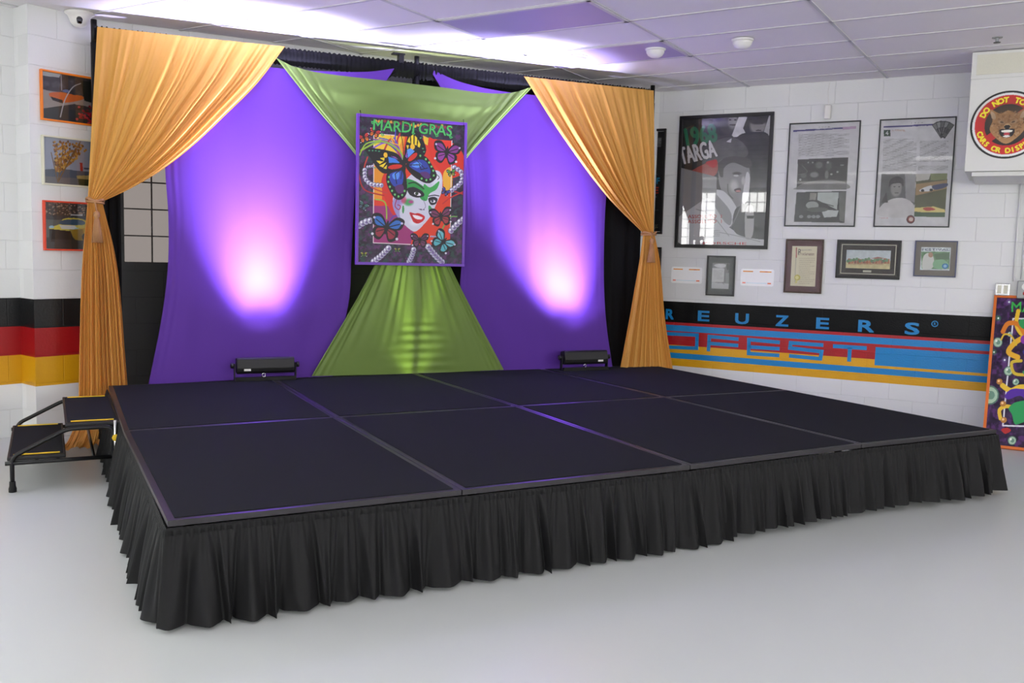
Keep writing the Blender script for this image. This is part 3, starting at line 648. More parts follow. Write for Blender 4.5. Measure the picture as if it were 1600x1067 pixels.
# ================================================================ LIGHT BARS + LIGHT
def light_bar(pxl, pxr, o, lab, flip):
    A = BD.px(pxl[0], pxl[1], o); B = BD.px(pxr[0], pxr[1], o); x0, x1 = A[0], B[0]; c = (x0+x1)/2; L = .43
    t = empty('light_bar', BD.w(c, o, HS), BD.a, label=lab, cat='stage light', group='black LED wash bars')
    m = MB(); pr = [(-.045, .075), (-.05, .10), (-.035, .165), (-.02, .178), (.045, .165), (.055, .15), (.05, .07), (.03, .055), (-.03, .055)]
    m.add([(x, y, z) for x in (-L/2, L/2) for y, z in pr], [tuple(range(9))[::-1], tuple(range(9, 18))]+[(i, (i+1) % 9, 9+(i+1) % 9, 9+i) for i in range(9)])
    bd_ = m.build('housing', M['blackplastic'], t, bevel=.004)
    m = MB(); m.box(-L/2+.02, L/2-.02, -.052, -.045, .094, .098); m.build('seam_rib', M['blackmetal'], bd_)
    m = MB(); xx = (-L/2+.05 if not flip else L/2-.10); m.box(xx, xx+.05, -.0525, -.0475, .078, .095); m.build('label_sticker', M['white'], bd_)
    m = MB(); m.box(-L/2+.03, L/2-.03, -.01, .035, .169, .175); m.build('lens_strip', M['lens'], bd_)
    for s in (-1, 1):
        m = MB(); x = s*(L/2+.014); m.box(x-.004, x+.004, -.02, .02, .0, .13); m.box(min(x, x-s*.06), max(x, x-s*.06), -.05, .05, 0, .008); m.build('bracket', M['blackmetal'], t)
        m = MB(); m.lathe([(.008, 0), (.02, .004), (.021, .022), (.01, .026)], 12, (x+s*.004 if s > 0 else x-.030, 0, .115), 'X'); m.build('knob', M['blackplastic'], t)
    m = MB(); m.box(-L/2-.01, L/2+.01, -.05, -.03, .0, .03); m.build('foot_bar', M['blackmetal'], t, bevel=.002)
    m = MB(); m.tube([(.012*math.cos(a)-.02, -.055, .045+.014*math.sin(a)) for a in np.linspace(0, 2*math.pi, 16)], .003, 6); m.build('safety_ring', M['chrome'], t, smooth=True)
    return t, c
lbL, cL = light_bar((370, 596), (458, 593), .17, 'black LED light bar on the stage before the left purple panel', False)
lbR, cR = light_bar((878, 580), (946, 577), .17, 'black LED light bar on the stage before the right purple panel', True)
def spot(P, target, power, col, size, blend=.6, rad=.03, name='beam', parent=None):
    l = bpy.data.lights.new(name, 'SPOT'); l.energy = power; l.color = col; l.spot_size = math.radians(size); l.spot_blend = blend; l.shadow_soft_size = rad
    o = bpy.data.objects.new(name, l); COL.objects.link(o); o.location = P; o.rotation_euler = (Vector(target)-Vector(P)).to_track_quat('-Z', 'Y').to_euler(); return o
VIO = (.62, .60, 1.)
for c_, dx in ((cL, -.05), (cR, -.38)):
    for k_ in (-.10, 0, .10):
        spot(BD.w(c_+k_, .27, HS+.19), BD.w(c_+dx*1.3+k_*1.5, .03, HS+1.75), 680, VIO, 50, 1., .07, 'light_bar_core_beam')
    spot(BD.w(c_, .25, HS+.19), BD.w(c_+dx*.5, .6, HS+2.5), 35, VIO, 125, 1., .05, 'light_bar_spill')
# uplight standing behind the green cloth at the foot of the centre pole
spot(BD.w(sC-.01, -.085, HS-.10), BD.w(sC, .09, HS+.5), 16, (.85, 1., .35), 90, 1., .05, 'hidden_uplight')
spot(BD.w(sC-.01, -.085, HS-.15), BD.w(sC, .04, HS+.9), 170, (.85, 1., .35), 38, 1., .04, 'hidden_uplight')

# ================================================================ CARNIVAL POSTER ON THE BACKDROP
po_ = .16; A = BD.px(555.5, 414, po_); B = BD.px(726, 416, po_); T0 = BD.px(556.5, 178, po_); T1 = BD.px(728, 191, po_)
PW = ((B[0]-A[0])+(T1[0]-T0[0]))/2; PH = ((T0[1]-A[1])+(T1[1]-B[1]))/2; px0 = (A[0]+T0[0])/2; pz0 = (A[1]+B[1])/2
pt = empty('carnival_poster', BD.w(px0, po_, pz0), BD.a, label='purple-framed carnival poster of a painted face with butterflies, hung centre backdrop', cat='poster')
def ring_frame(W, H, bw, y0, y1, material, parent, name='frame', bevel=.002, **k):
    f = MB(); f.box(0, W, y0, y1, 0, bw); f.box(0, W, y0, y1, H-bw, H); f.box(0, bw, y0, y1, bw, H-bw); f.box(W-bw, W, y0, y1, bw, H-bw); return f.build(name, material, parent, bevel=bevel, **k)
ring_frame(PW, PH, .022, -.015, .012, M['purpleframe'], pt)
for x in (.03, PW-.03):
    m = MB(); m.tube([(x, -.016, PH-.03), (x-.003, -.01, PH+.025), (x, .012, PH+.02)], .002, 6); m.build('hanging_loop', M['blackcloth'], pt)
m = MB(); m.box(.01, PW-.01, .004, .012, .01, PH-.01); m.build('backing_board', M['blackplastic'], pt)
a = Art(PW-.04, PH-.04, [(78, 92), (728, 130), (728, 1003), (72, 995)], .0026, (44, 26, 52))
a.noise(.035, 14, seed=2).noise(.06, 1.2, seed=5, c=(34, 66, 60)).noise(.05, .9, seed=8, c=(88, 40, 92))
a.poly([(168,197),(650,228),(650,885),(168,872)], (226, 60, 30)); a.poly([(168,197),(360,210),(330,420),(225,450),(220,600),(168,600)], (236, 150, 34))
a.poly([(170,200),(350,210),(300,330),(170,340)], (244, 204, 50)); a.poly([(168,640),(270,640),(420,800),(400,885),(168,872)], (158, 46, 112))
a.curve([(500,215),(560,230),(650,240),(710,290),(738,360),(735,420),(650,460),(590,430),(520,330)], (222, 48, 28)); a.curve([(600,430),(650,395),(655,520),(610,540)], (240, 180, 50)); a.poly([(470,200),(505,215),(500,260),(480,250)], (236,190,50))
a.line([(168,197),(168,872),(400,880)], 5, (235, 225, 220)); a.line([(650,228),(650,780)], 5, (235, 225, 220)); a.line([(168,197),(300,203)], 4, (235,225,220))
a.curve([(240,430),(300,420),(330,560),(300,700),(240,600),(215,500)], (214, 44, 30))
for i, (c, ex, ey) in enumerate([((70, 60, 170), 150, 250), ((120, 60, 170), 170, 232), ((60, 90, 190), 200, 222), ((190, 60, 60), 230, 300), ((130, 90, 200), 140, 300), ((80, 70, 190), 300, 170), ((190, 40, 60), 330, 190), ((100, 80, 190), 290, 220), ((230, 170, 60), 270, 205), ((150, 190, 60), 90, 300)]):
    a.arc([(352, 370), (310+i*2, 300-(i % 3)*14), (240+(ex-150)*.4, 250-(i % 4)*8), (ex, ey)], 11-(i % 3)*2, c)
for P_, c in [([(80,330),(120,260),(210,235)], (160,200,60)), ([(130,340),(110,420),(150,520),(250,560)], (200,60,50)), ([(75,440),(110,540),(230,575)], (180,30,40)), ([(735,540),(650,580),(600,620)], (200,40,40)), ([(690,700),(640,710),(590,800)], (110,170,80)), ([(180,600),(240,620),(250,720)], (150,190,60)), ([(380,740),(300,700),(260,760)], (90,60,160)), ([(600,560),(650,540),(735,560)], (200,40,40))]: a.arc(P_, 8, c)
def beads(P_, r=17, n=9):
    P_ = cr_curve(P_, n)
    for x, y in P_: a.ell(x, y, r, r*1.05, (60, 60, 90)); a.ell(x, y, r*.86, r*.9, (190, 186, 205)); a.ell(x+r*.25, y+r*.2, r*.45, r*.45, (130, 110, 160)); a.ell(x-r*.3, y-r*.3, r*.3, r*.3, (250, 250, 255))
beads([(78,765),(120,740),(172,728)], 21, 5); beads([(170,990),(220,950),(262,905)], 20, 7); beads([(392,990),(410,950),(420,912)], 18, 6); beads([(600,990),(550,940),(512,893)], 21, 7); beads([(655,790),(690,750),(730,715)], 20, 5)
beads([(112,420),(115,470),(150,505),(215,512)], 15, 9); beads([(668,392),(710,420),(715,480),(655,535)], 16, 9); beads([(130,400),(160,395)], 9, 3); beads([(530,828),(590,828)], 6, 6)
# face
a.curve([(372,470),(420,428),(500,420),(565,415),(592,450),(592,540),(560,620),(530,690),(480,755),(432,797),(392,782),(335,725),(292,650),(290,580),(320,520)], (214, 214, 226))
a.curve([(290,600),(330,560),(330,690),(350,740),(320,710),(290,650)], (160,150,200)); a.ell(330, 600, 30, 50, (150, 120, 190), .7, soft=.5)
a.ell(560, 470, 40, 60, (240, 240, 248), .7, soft=.6); a.ell(430, 740, 50, 30, (245, 245, 250), .6, soft=.6)
a.curve([(365,470),(420,480),(470,510),(505,545),(500,600),(470,600),(440,570),(390,540),(365,520)], (36, 150, 66)); a.curve([(480,500),(520,520),(575,480),(560,530),(515,560),(500,600),(478,570)], (60, 170, 80))
a.ell(385, 615, 38, 28, (60, 160, 80), .9, soft=.5); a.ell(400, 612, 20, 13, (190, 60, 140), .9, soft=.5); a.ell(355, 600, 22, 30, (200, 50, 90), .7, soft=.5); a.ell(525, 665, 12, 34, (50, 150, 70), .9, -20); a.ell(352, 660, 7, 26, (60, 150, 80))
a.curve([(375,530),(420,520),(470,545),(482,572),(440,585),(395,570)], (26, 20, 34)); a.ell(440, 562, 22, 10, (235, 235, 240), 1, 15); a.ell(436, 560, 11, 10, (40, 60, 40))
a.curve([(508,590),(540,578),(566,590),(556,622),(524,628)], (28, 22, 36)); a.ell(538, 606, 15, 9, (235, 235, 240)); a.ell(535, 604, 8, 8, (40, 50, 60))
a.arc([(385,498),(425,492),(480,530)], 7, (30, 24, 40)); a.arc([(510,575),(545,568),(575,572)], 6, (30, 24, 40))
a.arc([(478,600),(492,640),(470,662),(450,655)], 3, (120, 110, 140)); a.ell(462, 658, 8, 4, (90, 80, 110)); a.ell(482, 660, 5, 3, (90, 80, 110))
a.curve([(392,678),(425,684),(450,682),(488,702),(478,730),(445,748),(418,738),(404,712)], (204, 22, 34)); a.curve([(412,694),(445,698),(474,710),(462,722),(430,716)], (246, 240, 240)); a.arc([(400,682),(412,712),(440,740)], 4, (150, 10, 24))
a.arc([(310,600),(302,640),(325,662),(335,640),(318,632)], 6, (170, 40, 80))
# great butterfly
K = (16, 14, 22)
a.curve([(352,378),(318,320),(250,296),(150,284),(116,296),(150,350),(190,410),(240,440),(320,412)], K); a.curve([(360,368),(358,290),(378,200),(404,168),(446,186),(486,262),(486,310),(450,345),(400,372)], K)
a.curve([(366,382),(430,330),(490,330),(540,400),(560,450),(520,492),(470,486),(400,440)], K); a.curve([(352,398),(300,420),(250,440),(250,505),(292,585),(335,600),(372,560),(372,480)], K)
Yc, Bl, Gd = (240, 210, 40), (60, 130, 220), (110, 200, 110)
for p in [[(205,345),(235,340),(232,362)], [(182,360),(230,365),(205,382)], [(200,392),(245,370),(225,402)], [(225,408),(250,385),(246,410)]]: a.poly(p, Yc)
for p in [[(372,240),(388,205),(392,250)], [(396,205),(410,196),(412,255),(398,252)], [(418,200),(434,215),(432,262),(418,258)], [(440,225),(455,255),(450,275),(438,268)], [(368,262),(384,262),(376,290)]]: a.poly(p, Yc)
a.ell(240, 325, 12, 16, (240,190,40), 1, -10); a.ell(406, 270, 14, 18, (240, 190, 40)); a.poly([(256,335),(300,345),(330,372),(262,372)], Bl); a.poly([(270,330),(300,335),(320,352)], (150,80,180)); a.poly([(372,290),(395,280),(420,298),(378,340)], (90,150,230)); a.poly([(362,330),(372,300),(374,345)], (150,80,190))
a.ell(300, 396, 44, 14, (214, 44, 30), 1, -8); a.ell(408, 334, 36, 14, (214, 44, 30), 1, -42)
a.curve([(270,440),(330,420),(350,430),(345,500),(300,520),(268,480)], (46, 70, 170)); a.curve([(285,440),(325,430),(320,470),(290,470)], (90,150,230)); a.curve([(385,385),(440,350),(490,360),(520,420),(500,450),(450,430)], (46, 66, 160)); a.curve([(400,385),(440,362),(465,380),(440,400)], (90,150,230)); a.curve([(300,520),(345,505),(355,550),(320,560)], (90,40,100)); a.curve([(455,430),(500,425),(520,455),(490,465)], (90,40,110))
a.line([(350,400),(300,440),(310,500)], 5, K); a.line([(345,405),(335,470)], 5, K); a.line([(370,385),(450,380),(460,410),(500,400)], 5, K); a.line([(430,352),(480,400)], 4, K)
for x, y in [(262,460),(258,490),(268,520),(282,545),(300,568),(322,580),(345,570),(360,545),(455,325),(490,345),(510,365),(525,390),(537,415),(540,445),(520,470),(495,475),(465,466)]: a.ell(x, y, 6, 7, Gd)
for x, y in [(140,300),(160,300),(180,300),(200,303),(175,405),(470,280),(478,300),(455,215)]: a.ell(x, y, 6, 4, (70,160,110))
a.ell(355, 385, 11, 60, K); a.arc([(352,330),(345,250),(330,180)], 4, K); a.arc([(560,440),(575,455),(565,470)], 4, K)
def flutter(x, y, s, c1, c2, rot=0.):
    r = math.radians(rot)
    def q(px, py): return (x+s*(px*math.cos(r)-py*math.sin(r)), y+s*(px*math.sin(r)+py*math.cos(r)))
    for sg in (-1, 1):
        a.curve([q(0, 0), q(sg*.5, -.8), q(sg*1.1, -.7), q(sg*.9, 0)], K); a.curve([q(0, .05), q(sg*.8, .1), q(sg*.8, .7), q(sg*.3, .9)], K)
        a.curve([q(sg*.15, -.1), q(sg*.5, -.6), q(sg*.9, -.55), q(sg*.75, -.08)], c1); a.curve([q(sg*.12, .12), q(sg*.62, .18), q(sg*.62, .6), q(sg*.3, .7)], c2)
        a.line([q(0, 0), q(sg*.8, -.4)], s*.07, K); a.line([q(0, .1), q(sg*.6, .4)], s*.06, K); a.ell(*q(sg*.85, .62), s*.09, s*.09, (220, 220, 230)); a.ell(*q(sg*.95, -.5), s*.08, s*.08, (200,190,220))
    a.ell(x, y, s*.09, s*.5, K, 1, rot)
flutter(620, 300, 78, (130, 50, 130), (150, 60, 150), 8); flutter(250, 775, 92, (50, 110, 190), (150, 40, 60), 12); flutter(458, 852, 52, (90, 40, 80), (110, 50, 90)); flutter(607, 862, 70, (110, 190, 200), (90, 180, 190), 40); flutter(590, 700, 66, (120, 50, 90), (160, 50, 60), -8); flutter(108, 222, 34, (210, 50, 50), (230, 120, 40), -20); flutter(172, 190, 34, (210, 50, 50), (230, 120, 40), 20); flutter(650, 425, 26, (90, 170, 60), (150, 160, 60), -10); flutter(615, 545, 26, (70, 60, 160), (90, 80, 150), 30); flutter(105, 640, 30, (70, 120, 110), (80, 100, 120), 30); flutter(318, 915, 18, (170, 170, 60), (90, 130, 60)); flutter(110, 945, 20, (170, 170, 60), (90, 130, 60))
for k in range(26): x = 180+k*18.5; a.ell(x, 108+x*.055+random.uniform(-4, 14), 8, 9, random.choice([(230, 170, 60), (214, 90, 40), (150, 40, 60)]))
for st_, x, wd in (('MARDI', 163, 250), ('GRAS', 443, 205)):
    for dx, dy, c, bo in ((-2, 3, (20, 40, 30), .07), (0, 0, (74, 190, 90), .025)): a.text(st_, x+dx, 168+(x-163)*.055+dy+4, 62, c, wd, 3.2, bo)
for x, y in ((166,128),(226,200),(415,186),(648,204),(560,196)): a.arc([(x,y),(x-12,y-6),(x-8,y+8),(x+4,y+4)], 5, (74,190,90))
a.build('print', pt, .02, -.006, .02)

# ================================================================ FRAMED PIECES ON THE RIGHT WALL
def framed(P, x0, z0, x1, z1, bw, fmat, lab, cat, name, art, matt=None, mw=0., inner=None, depth=.022, glass=True, group='framed pieces on the right wall'):
    W, H = x1-x0, z1-z0; t = empty(name, P.w(x0, 0, z0), P.a, label=lab, cat=cat, group=group)
    ring_frame(W, H, bw, -depth, -.001, fmat, t)
    if matt is not None: m = MB(); m.box(bw*.7, W-bw*.7, -.008, -.003, bw*.7, H-bw*.7); m.build('mount_board', matt, t)
    if art: art.build('print', t, (W-art.W)/2, -.0095 if matt is not None else -.006, (H-art.H)/2)
    if glass: m = MB(); m.box(bw*.8, W-bw*.8, -.0135, -.0125, bw*.8, H-bw*.8); m.build('glazing', M['glass'], t)
    return t
BLK = mat('black_frame_lacquer', (24, 22, 24), .35); GRN = mat('dark_grey_frame', (44, 46, 48), .35); MAR = mat('maroon_mount', (92, 34, 48), .8); WDK = mat('dark_wood_frame', (66, 40, 26), .4)
GRM = mat('grey_mount', (132, 124, 118), .8); BLM = mat('blue_grey_frame', (88, 92, 120), .4); DGM = mat('charcoal_mount', (50, 54, 56), .8); SIL = mat('silver_fillet', (190, 186, 170), .4, .3); DKM = mat('near_black_mount', (34, 16, 20), .8)

# big racing poster
a = Art(.904-.06, 1.277-.06, [(178, 203), (648, 178), (622, 905), (152, 900)], .0034, (52, 52, 56))
a.ell(430, 230, 70, 70, (78, 76, 78), soft=.3); a.ell(445, 215, 32, 50, (150, 148, 148), soft=.4); a.rect(395, 150, 480, 190, (40, 40, 42)); a.ell(445, 232, 20, 5, (70, 66, 66)); a.ell(430, 205, 7, 4, (40,40,40)); a.ell(458, 205, 7, 4, (40,40,40))
a.poly([(480,178),(522,190),(500,250),(520,290),(450,300),(440,290)], (222, 220, 226)); a.ell(580, 232, 52, 60, (150, 146, 146), soft=.3); a.ell(578, 205, 60, 28, (50, 48, 50), soft=.3); a.ell(565, 222, 8, 4, (40,38,40)); a.ell(600, 224, 8, 4, (40,38,40)); a.ell(584, 262, 16, 4, (60,56,58)); a.poly([(640,178),(650,178),(640,290),(610,280)], (200,198,204))
a.curve([(470,300),(560,270),(645,300),(640,520),(540,480),(520,400)], (44, 44, 48)); a.curve([(330,340),(430,300),(500,330),(530,390),(480,420),(330,440)], (92, 90, 92)); a.poly([(410,325),(440,305),(435,330)], (220,220,224)); a.noise(.03, 7, seed=4)
a.text('1968', 200, 350, 96, (44, 132, 96), 165, -10, .07); a.text('TARGA', 172, 452, 92, (232, 230, 234), 196, -14, .05)
a.curve([(205,500),(330,430),(362,430),(360,500),(300,535),(210,545)], (196, 92, 84), .9); a.curve([(300,440),(355,425),(362,450),(340,470)], (206, 40, 44)); 
a.curve([(372,440),(420,415),(500,420),(536,470),(540,560),(520,620),(490,680),(440,680),(390,600),(372,540)], (140, 138, 140)); a.curve([(372,440),(440,405),(540,420),(535,470),(450,440),(400,470),(395,520),(375,510)], (66, 64, 66)); a.ell(470, 500, 30, 12, (70, 66, 68), soft=.5); a.ell(465, 512, 14, 6, (200, 198, 200)); a.ell(455, 570, 30, 45, (196, 194, 196), soft=.6)
a.curve([(455,590),(488,580),(492,600),(470,606)], (84, 70, 74)); a.ell(478, 598, 14, 5, (210, 150, 150)); a.arc([(420,560),(425,610),(450,640)], 5, (80, 76, 78)); a.curve([(520,500),(540,520),(530,640),(500,660)], (214, 212, 216)); a.ell(505, 540, 14, 30, (190, 188, 190), soft=.5)
a.curve([(330,600),(400,600),(470,690),(470,760),(400,800),(300,660)], (214, 214, 218)); a.curve([(330,600),(380,640),(440,720),(430,790),(340,690)], (150, 150, 154)); a.curve([(170,900),(160,740),(250,660),(330,660),(430,800),(560,860),(622,870),(620,905)], (208, 208, 212)); a.curve([(470,690),(560,700),(640,680),(625,850),(500,850),(450,800)], (72, 70, 74)); a.curve([(520,700),(560,690),(560,840),(520,860)], (190, 188, 190)); a.rect(526, 735, 564, 752, (30, 30, 32)); a.arc([(500,660),(470,740),(440,800)], 6, (120,118,122)); a.poly([(165,470),(360,520),(360,640),(300,640),(160,740)], (150,150,154))
a.arc([(250,700),(340,740),(430,850)], 4, (150,150,154)); a.arc([(380,830),(480,850),(600,880)], 4, (150,150,156))
for yy in (748, 776): a.text('ASSOLUTO  1', 205, yy+4, 19, (196, 52, 60), 184, -1, .03)
a.lines(290, 815, 380, 855, 4, (120, 122, 120)); a.text('PORSCHE', 290, 898, 14, (206, 48, 56), 235, 0, .02)
framed(RW, -1.242, 1.525, -.33, 2.802, .034, BLK, 'large black-framed racing poster lettered 1968 TARGA, a driver in black and white', 'poster', 'framed_poster', a)
# partly hidden poster beside the drape
a = Art(.50, .98, [(0, 0), (500, 0), (500, 980), (0, 980)], .004, (30, 30, 32)); a.rect(400, 60, 470, 150, (90, 90, 94)); a.lines(400, 60, 470, 150, 6, (170,170,170)); a.text('OF', 385, 512, 62, (30, 150, 200), 82, 0, .06); a.text('E', 400, 605, 62, (220, 60, 40), 60, 0, .06); a.line([(400,640),(440,640)], 5, (200,200,200)); a.line([(300,770),(470,770)], 4, (130,130,130)); a.lines(380, 910, 470, 960, 4, (220, 210, 160)); a.noise(.02, 6, seed=3); a.arc([(60,300),(250,200),(440,420)], 10, (90,90,96))
framed(RW, -1.375-.54, 1.655, -1.375, 2.69, .022, BLK, 'dark framed poster half hidden behind the right orange drape, upper', 'poster', 'framed_poster', a)
a = Art(.36, .24, [(0, 0), (360, 0), (360, 240), (0, 240)], .006, (120, 112, 100)); a.noise(.03, 18, seed=3)
framed(RW, -1.374-.42, 1.235, -1.374, 1.525, .02, BLK, 'small dark frame peeping out behind the right orange drape', 'picture', 'framed_picture', a)
# two article sheets
a = Art(.605, .92, [(52, 112), (440, 100), (415, 690), (32, 688)], .0034, (216, 214, 220))
a.poly([(66,143),(345,130),(345,139),(66,153)], (70, 66, 130)); a.poly([(345,128),(420,124),(420,138),(345,145)], (190, 160, 190)); a.text('THE FESTIVAL', 190, 142, 8, (210,210,225), 105, -2, 0); a.text('1 9 6 8', 213, 130, 5, (90,90,90), 60, -2, 0)
a.lines(98, 165, 383, 295, 17, (120, 118, 122), .6); a.poly([(96,312),(380,302),(372,485),(92,486)], (66, 64, 66))
for x, y, rx, ry, c in [(215,345,26,24,120),(190,400,30,20,150),(130,405,22,16,110),(270,350,20,34,96),(260,400,14,30,140),(112,428,8,8,200),(180,330,6,6,170),(155,330,6,6,160),(265,330,8,8,180),(320,385,8,7,190),(286,398,9,7,200),(345,346,14,5,150)]: a.ell(x, y, rx, ry, (c, c, c), .9, soft=.4)
a.curve([(95,470),(160,440),(290,430),(370,450),(370,483),(95,485)], (140,138,140), .8); a.arc([(120,345),(150,385),(100,400)], 3, (120,120,120))
a.poly([(92,500),(372,494),(364,675),(80,670)], (54, 54, 58)); a.poly([(210,502),(330,500),(320,600),(210,545)], (190,196,196)); a.poly([(168,505),(206,505),(200,545),(165,545)], (150,146,140)); a.ell(182, 575, 36, 22, (170,174,174)); a.line([(182,545),(300,580)], 5, (60,60,60)); a.poly([(230,600),(330,605),(320,640),(250,645)], (200,204,206)); a.poly([(330,500),(372,495),(362,674),(335,660)], (110,110,110)); a.ell(210, 600, 60, 14, (90,90,92)); 
for x in (120, 165, 190, 215): a.ell(x, 640, 12, 9, (150,150,156))
a.noise(.03, 5, seed=9)
framed(RW, -.187, 1.742, .44, 2.688, .011, GRN, 'thin-framed article sheet with two stacked black and white photographs', 'poster', 'framed_article', a, depth=.016)
a = Art(.60, .925, [(550, 92), (978, 76), (945, 695), (525, 692)], .0034, (216, 214, 220))
a.poly([(566,124),(850,112),(850,121),(566,133)], (70, 66, 130)); a.text('THE FESTIVAL', 695, 128, 9, (60,56,130), 125, -2, 0); a.text('1 9 6 8', 725, 110, 5, (90,90,90), 65, -2, 0)
a.rect(568, 145, 606, 182, (40, 66, 44)); a.text('4', 578, 175, 24, (220,220,220)); a.text('FESTIVAL', 615, 154, 10, (190,140,110), 75, -1, .01)
for k, (ang, g) in enumerate([(-52, 120), (-36, 150), (-20, 100), (-4, 140), (12, 90)]):
    r = math.radians(ang+20); c_, s_ = math.cos(r), math.sin(r); q = lambda u_, v_: (905+u_*c_-v_*s_, 190+u_*s_+v_*c_); a.poly([q(-16,-95), q(18,-95), q(14,0), q(-12,0)], (40, 40, 44)); a.poly([q(-12,-90), q(14,-90), q(10,-8), q(-8,-8)], (g, g, g)); a.poly([q(-8,-60), q(10,-60), q(8,-30), q(-6,-30)], (50,50,54))
a.lines(566, 195, 758, 380, 26, (120, 118, 122), .6); a.lines(775, 208, 940, 330, 17, (120, 118, 122), .6); a.lines(768, 350, 940, 378, 4, (120, 118, 122), .6)
a.poly([(560,396),(756,396),(750,640),(550,636)], (96, 94, 98)); a.poly([(694,396),(756,396),(752,560),(700,540)], (150,148,152)); a.ell(645, 480, 36, 52, (150,146,146), soft=.25); a.curve([(605,470),(610,430),(650,412),(686,430),(684,470),(670,450),(620,455)], (50,48,50)); a.ell(635,470,6,3,(60,58,60)); a.ell(662,470,6,3,(60,58,60)); a.ell(648,505,12,3,(80,76,78)); a.curve([(550,636),(560,580),(620,540),(690,535),(745,570),(750,640)], (206, 202, 206)); a.poly([(560,560),(590,500),(600,560)], (60,58,60))
a.poly([(757,396),(936,394),(925,642),(750,640)], (84, 84, 50)); a.poly([(757,396),(840,395),(830,430),(757,440)], (190,186,180)); a.poly([(840,395),(936,394),(934,430),(840,435)], (120,130,80)); a.poly([(757,455),(934,432),(932,480),(757,520)], (160,130,90)); a.curve([(780,488),(830,465),(860,470),(850,492),(790,498)], (220,220,224)); a.curve([(850,465),(930,450),(932,470),(870,488)], (70,74,110)); a.ell(796,492,10,8,(30,30,30)); a.ell(845,488,10,8,(30,30,30)); a.poly([(752,590),(860,582),(925,600),(925,630),(752,610)], (226,206,130)); a.curve([(800,592),(840,586),(870,600),(820,606)], (190,60,50)); a.rect(752, 615, 925, 640, (60,90,60)); a.text('A Rose Classic', 552, 650, 7, (190,80,80), 60, 0, 0)
a.ell(731, 655, 24, 24, (60, 24, 28)); a.ell(731, 655, 19, 19, (130, 40, 40)); a.ell(733, 655, 12, 12, (214,196,190)); a.noise(.03, 5, seed=10)
framed(RW, .597, 1.743, 1.213, 2.687, .011, GRN, 'thin-framed article sheet with a portrait and a fan of pictures in its corner', 'poster', 'framed_article', a, depth=.016)
# lower row
a = Art(.17, .25, [(430, 188), (560, 190), (556, 380), (420, 378)], .0025, (70, 74, 76)); a.poly([(430,190),(556,190),(550,260),(520,380),(420,378)], (120,120,122)); a.poly([(425,225),(520,228),(516,328),(422,330)], (214,214,216)); a.lines(435, 240, 510, 310, 9, (130,130,134)); a.curve([(440,205),(480,195),(530,200),(520,222),(470,222)], (220,220,224)); a.poly([(420,332),(556,338),(555,380),(420,378)], (200,200,204)); a.arc([(470,335),(500,332),(520,345)], 3, (90,90,90)); a.ell(545,215,10,25,(60,60,62)); a.rect(530, 260, 556, 335, (150,152,154))
framed(RW, -.905, 1.067, -.627, 1.454, .014, BLK, 'small black frame with a charcoal mount hanging between the two white plates', 'picture', 'framed_picture', a, DGM)
a = Art(.225, .37, [(1012, 66), (1192, 70), (1182, 366), (1002, 358)], .0025, (232, 222, 196)); a.text('Proclamation', 1066, 134, 22, (120, 60, 44), 105, 1, .01); a.text('P', 1056, 132, 44, (40, 30, 30), 16, 0, .02); a.line([(1042,80),(1042,150)], 7, (170, 50, 50)); a.line([(1040,150),(1035,330)], 3, (150,140,130)); a.lines(1062, 150, 1178, 350, 14, (200, 186, 160), .8); a.ell(1052, 298, 22, 22, (206, 190, 90)); a.ell(1050, 298, 13, 13, (240,230,160)); a.poly([(1038,315),(1055,315),(1050,340),(1036,340)], (226,214,130)); a.lines(1070, 88, 1160, 104, 1, (150,140,130))
framed(RW, -.16, 1.126, .182, 1.625, .014, WDK, 'brown-framed proclamation certificate with a gold seal and maroon mount', 'certificate', 'framed_certificate', a, MAR)
a = Art(.375, .165, [(358, 808), (615, 815), (612, 930), (350, 922)], .0025, (206, 214, 220)); a.poly([(350,880),(615,880),(612,930),(350,922)], (214,200,150)); a.noise(.05, 6, seed=3)
for i in range(14): x = 365+i*17.5; a.rect(x, 862+(i % 3)*4, x+16, 895, [(170,96,70),(190,120,90),(150,90,80)][i % 3]); a.ell(x, 878-(i % 4)*4, 9, 10, [(90,130,90),(110,150,110)][i % 2])
a.poly([(500,862),(540,852),(590,864)], (170,110,100)); a.lines(365, 895, 600, 903, 1, (150,80,60))
t = framed(RW, .298, 1.279, .842, 1.626, .026, BLK, 'wide black frame holding a painting of a brick town street', 'painting', 'framed_painting', a, DKM)
q = MB(); W_, H_ = .544, .347
for x0, x1, z0, z1 in ((.040, W_-.040, .040, .047), (.040, W_-.040, H_-.047, H_-.040), (.040, .047, .047, H_-.047), (W_-.047, W_-.040, .047, H_-.047)): q.box(x0, x1, -.0115, -.008, z0, z1)
q.build('silver_fillet', SIL, t); q = MB(); q.box(.235, .305, -.0115, -.008, .058, .076); q.build('name_plate', SIL, t)
a = Art(.235, .20, [(783, 803), (943, 805), (940, 935), (770, 930)], .0025, (214, 222, 226)); a.rect(780, 828, 938, 925, (120, 160, 120)); a.noise(.08, 12, seed=3); a.text('FESTIVAL', 786, 822, 11, (60,66,120), 150, 0, .03); a.curve([(785,925),(790,860),(815,835),(845,850),(850,900),(830,925)], (222,222,220)); a.ell(832, 845, 13, 14, (190,150,130)); a.curve([(850,880),(900,870),(935,900),(900,925),(850,915)], (140,190,150)); a.ell(914, 908, 18, 16, (50,130,190)); a.ell(914,908,10,9,(150,200,230)); a.poly([(850,840),(936,832),(936,870),(860,870)], (100,130,100))
framed(RW, .951, 1.315, 1.291, 1.629, .010, BLM, 'grey-mounted small colour picture in a blue-grey frame, rightmost of the lower row', 'picture', 'framed_picture', a, GRM)
